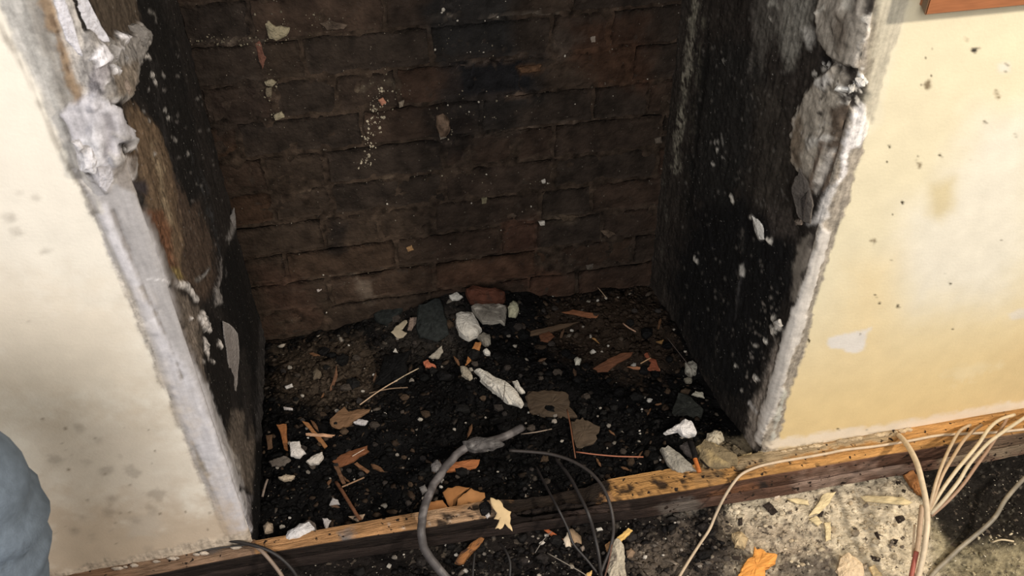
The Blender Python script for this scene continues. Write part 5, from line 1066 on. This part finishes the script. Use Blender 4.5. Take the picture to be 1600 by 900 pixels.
# ------------------------------------------------------------------ varnished board fixed to the right wall
def board():
    root = empty('wall_board', on_axis(1520, 14, 1, -0.01), 'orange varnished wooden board fixed to the yellow wall, upper right corner', 'board')
    a = on_axis(1434, 16, 1, 0.0); b = on_axis(1447, 24, 1, -0.030); e = on_axis(1640, 5, 1, -0.030)
    zb = (b[2]+e[2])/2; xl, xr = a[0], 1.9
    ch = b[0]-a[0]; dep = 0.030; hgt = 0.16
    # plan outline with a chamfered left end, extruded upward
    plan = np.array([(xl, 0.002), (xl, -0.004), (xl+ch, -dep), (xr, -dep), (xr, 0.002)])
    rows = []
    for zz, ins in ((0, .0016), (.0016, 0), (hgt-.002, 0), (hgt, .0016)):
        q = plan.copy(); q[2:4, 1] += ins; q[:2, 0] += ins; rows.append(np.c_[q, np.full(5, zb+zz)])
    V = np.concatenate(rows); F = []
    for r in range(3):
        for k in range(4): F.append((r*5+k, r*5+k+1, (r+1)*5+k+1, (r+1)*5+k))
    F += [(4, 3, 2, 1, 0), (15, 16, 17, 18, 19)]
    o = mesh('board_face', V, F, M_SHELF, S(164, 104, 66), False, root)
    # darker end grain on the chamfer
    q = np.array([(xl+.0008, -.0052), (xl+ch-.0008, -dep+.0006)]); nrm = np.array([-(dep-.004), -ch]); nrm = nrm/np.linalg.norm(nrm)*.0012
    V2 = []
    for zz in (zb+.001, zb+hgt-.001):
        for p in q: V2.append((*p, zz)); 
        for p in q: V2.append((*(p+nrm), zz))
    F2 = [(2, 3, 7, 6), (0, 2, 6, 4), (3, 1, 5, 7), (0, 1, 3, 2), (6, 7, 5, 4)]
    e2 = mesh('end_grain', V2, F2, M_SHELF, S(122, 88, 60), False, root); e2['label'] = 'dull brown end grain'
board()

# ------------------------------------------------------------------ person crouching at the left, one knee in view
def person():
    kn = on_axis(-46, 738, 1, -0.30); hipR = np.array([kn[0]-0.42, kn[1]-0.06, kn[2]+0.02])
    fl = -0.065
    hipR[2] = kn[2]+0.07
    pel = hipR+np.array([-0.02, 0.10, 0.06]); hipL = hipR+np.array([0, 0.20, 0]); knL = np.array([kn[0]-.08, kn[1]+.20, kn[2]-.03])
    hipL[1] = min(hipL[1], -.15); knL = np.array([hipL[0]+.10, hipL[1], fl+.080]); pel[1] = (hipL[1]+hipR[1])/2
    ankR = np.array([kn[0]-0.15, kn[1]-.01, fl+.09]); ankL = np.array([knL[0]-.40, knL[1], fl+.065])
    V = []; E_ = []; Rr = []
    def v(p, r, par=None):
        V.append(tuple(p)); Rr.append(r); k = len(V)-1
        if par is not None: E_.append((par, k))
        return k
    p0 = v(pel, .135)
    for h, k_, a_ in ((hipR, kn, ankR), (hipL, knL, ankL)):
        i = v(h, .098, p0); m1 = h+(k_-h)*.5; i = v(m1, .090, i); i = v(h+(k_-h)*.85, .080, i); i = v(k_, .073, i)
        i = v(k_+(a_-k_)*.2, .066, i); i = v(k_+(a_-k_)*.5, .060, i); i = v(a_, .048, i)
    ch = pel+np.array([.02, 0, .24]); nk = pel+np.array([.08, 0, .50]); hd = nk+np.array([.03, 0, .14])
    i = v(pel+np.array([0, 0, .12]), .130, p0); i = v(ch, .140, i); top = v(pel+np.array([.05, 0, .38]), .135, i); i = v(nk, .055, top); i = v(nk+np.array([.015, 0, .06]), .060, i); i = v(hd, .095, i); v(hd+np.array([.0, 0, .09]), .075, i)
    hands = []; sleeves = []
    for sgn in (-1, 1):
        sh = pel+np.array([.05, sgn*.17, .40]); el = sh+np.array([-.08, sgn*.02, -.27]); wr = el+np.array([.14, -sgn*.02, -.10])
        i = v(sh, .060, top); i = v(el, .043, i); i = v(wr, .030, i); pm = wr+np.array([.07, 0, -.02]); i = v(pm, .034, i)
        hands.append(pm+np.array([.03, 0, -.01])); sleeves.append((el, wr))
        for f_ in range(4):
            b_ = pm+np.array([.03, (f_-1.5)*.020, 0]); j = v(b_, .010, i); j = v(b_+np.array([.035, 0, -.012]), .009, j); v(b_+np.array([.055, 0, -.035]), .008, j)
        j = v(pm+np.array([.0, -sgn*.035, -.005]), .011, i); v(pm+np.array([.03, -sgn*.055, -.02]), .009, j)
    me = bpy.data.meshes.new('person'); me.from_pydata(V, E_, [])
    o = bpy.data.objects.new('person', me); COL.objects.link(o)
    o.modifiers.new('skin', 'SKIN')
    for k, s_ in enumerate(me.skin_vertices[0].data): s_.radius = (Rr[k], Rr[k]); s_.use_root = (k == 0)
    sb = o.modifiers.new('sub', 'SUBSURF'); sb.levels = 3; sb.render_levels = 3
    dg = bpy.context.evaluated_depsgraph_get(); m2 = bpy.data.meshes.new_from_object(o.evaluated_get(dg)); o.modifiers.clear(); o.data = m2; m2.name = 'person'
    P = np.array([x.co for x in m2.vertices]); nrm = np.array([x.normal for x in m2.vertices])
    jeans = (P[:, 2] < pel[2]+.10) & ~((P[:, 0] > pel[0]+.02) & (P[:, 2] > kn[2]+.105))
    dh = np.min([np.linalg.norm(P-h_, axis=1) for h_ in hands], axis=0)
    ds = np.full(len(P), 9.0)
    for e_, w_ in sleeves:
        ab = w_-e_; t_ = np.clip(((P-e_)@ab)/(ab@ab), 0, .9); ds = np.minimum(ds, np.linalg.norm(P-e_-t_[:, None]*ab, axis=1))
    jeans &= (dh > .085) & (ds > .05)
    # folds in the denim round the back of the knee and along the shin
    w = np.exp(-((P[:, 2]-(kn[2]-.09))/.07)**2)
    fold = np.sin((P[:, 2]*1.0+P[:, 0]*1.0)*95+4*fbm(P, 9, 2, 5))
    P2 = P+nrm*(np.where(jeans, .009*w*fold+.010*(fbm(P, 10, 3, 6)-.5), 0))[:, None]
    m2.vertices.foreach_set('co', P2.astype(np.float32).ravel())
    col = np.where(jeans[:, None], S(116, 128, 141)*(.8+.45*fbm(P, 16, 3, 7))[:, None], S(62, 64, 70))
    skin_ = (P[:, 2] > nk[2]-.01) | ((dh < .085) & (ds > .02))
    col = np.where((skin_ & ~jeans)[:, None], S(206, 160, 136), col)
    a = m2.color_attributes.new('Col', 'FLOAT_COLOR', 'POINT'); a.data.foreach_set('color', np.c_[col, np.ones(len(col))].astype(np.float32).ravel())
    m2.materials.clear(); m2.materials.append(M_DENIM); m2.polygons.foreach_set('use_smooth', np.ones(len(m2.polygons), bool)); m2.update()
    tag(o, 'person in blue jeans kneeling at the lower left, bent knee before the cream wall', 'person')
    for a_, lying in ((ankR, False), (ankL, True)):
        q = []
        for xx, hw, ht in ((-.09, .028, .075), (-.06, .038, .09), (0, .040, .10), (.06, .044, .070), (.12, .048, .050), (.17, .040, .040), (.20, .018, .026)):
            for t in np.linspace(0, math.pi, 7): q.append((a_[0]+xx, a_[1]+hw*math.cos(t), fl+ht*math.sin(t)**.7))
        if lying:       # the rear foot stands on its toes
            q = [(a_[0]+(p[2]-fl)*-.9-.02, p[1], fl+.02+max(0, (.20-(p[0]-a_[0]))*.55)) for p in q]
        nx_ = 7; F = [tuple(f) for f in grid_faces(nx_, 7)]+[tuple(range(7)), tuple(range(48, 41, -1))]+[(k*7, (k+1)*7, (k+1)*7+6, k*7+6) for k in range(6)]
        mesh('shoe', q, F, M_CLOTH, S(60, 56, 54), True, o)
    return o
person()
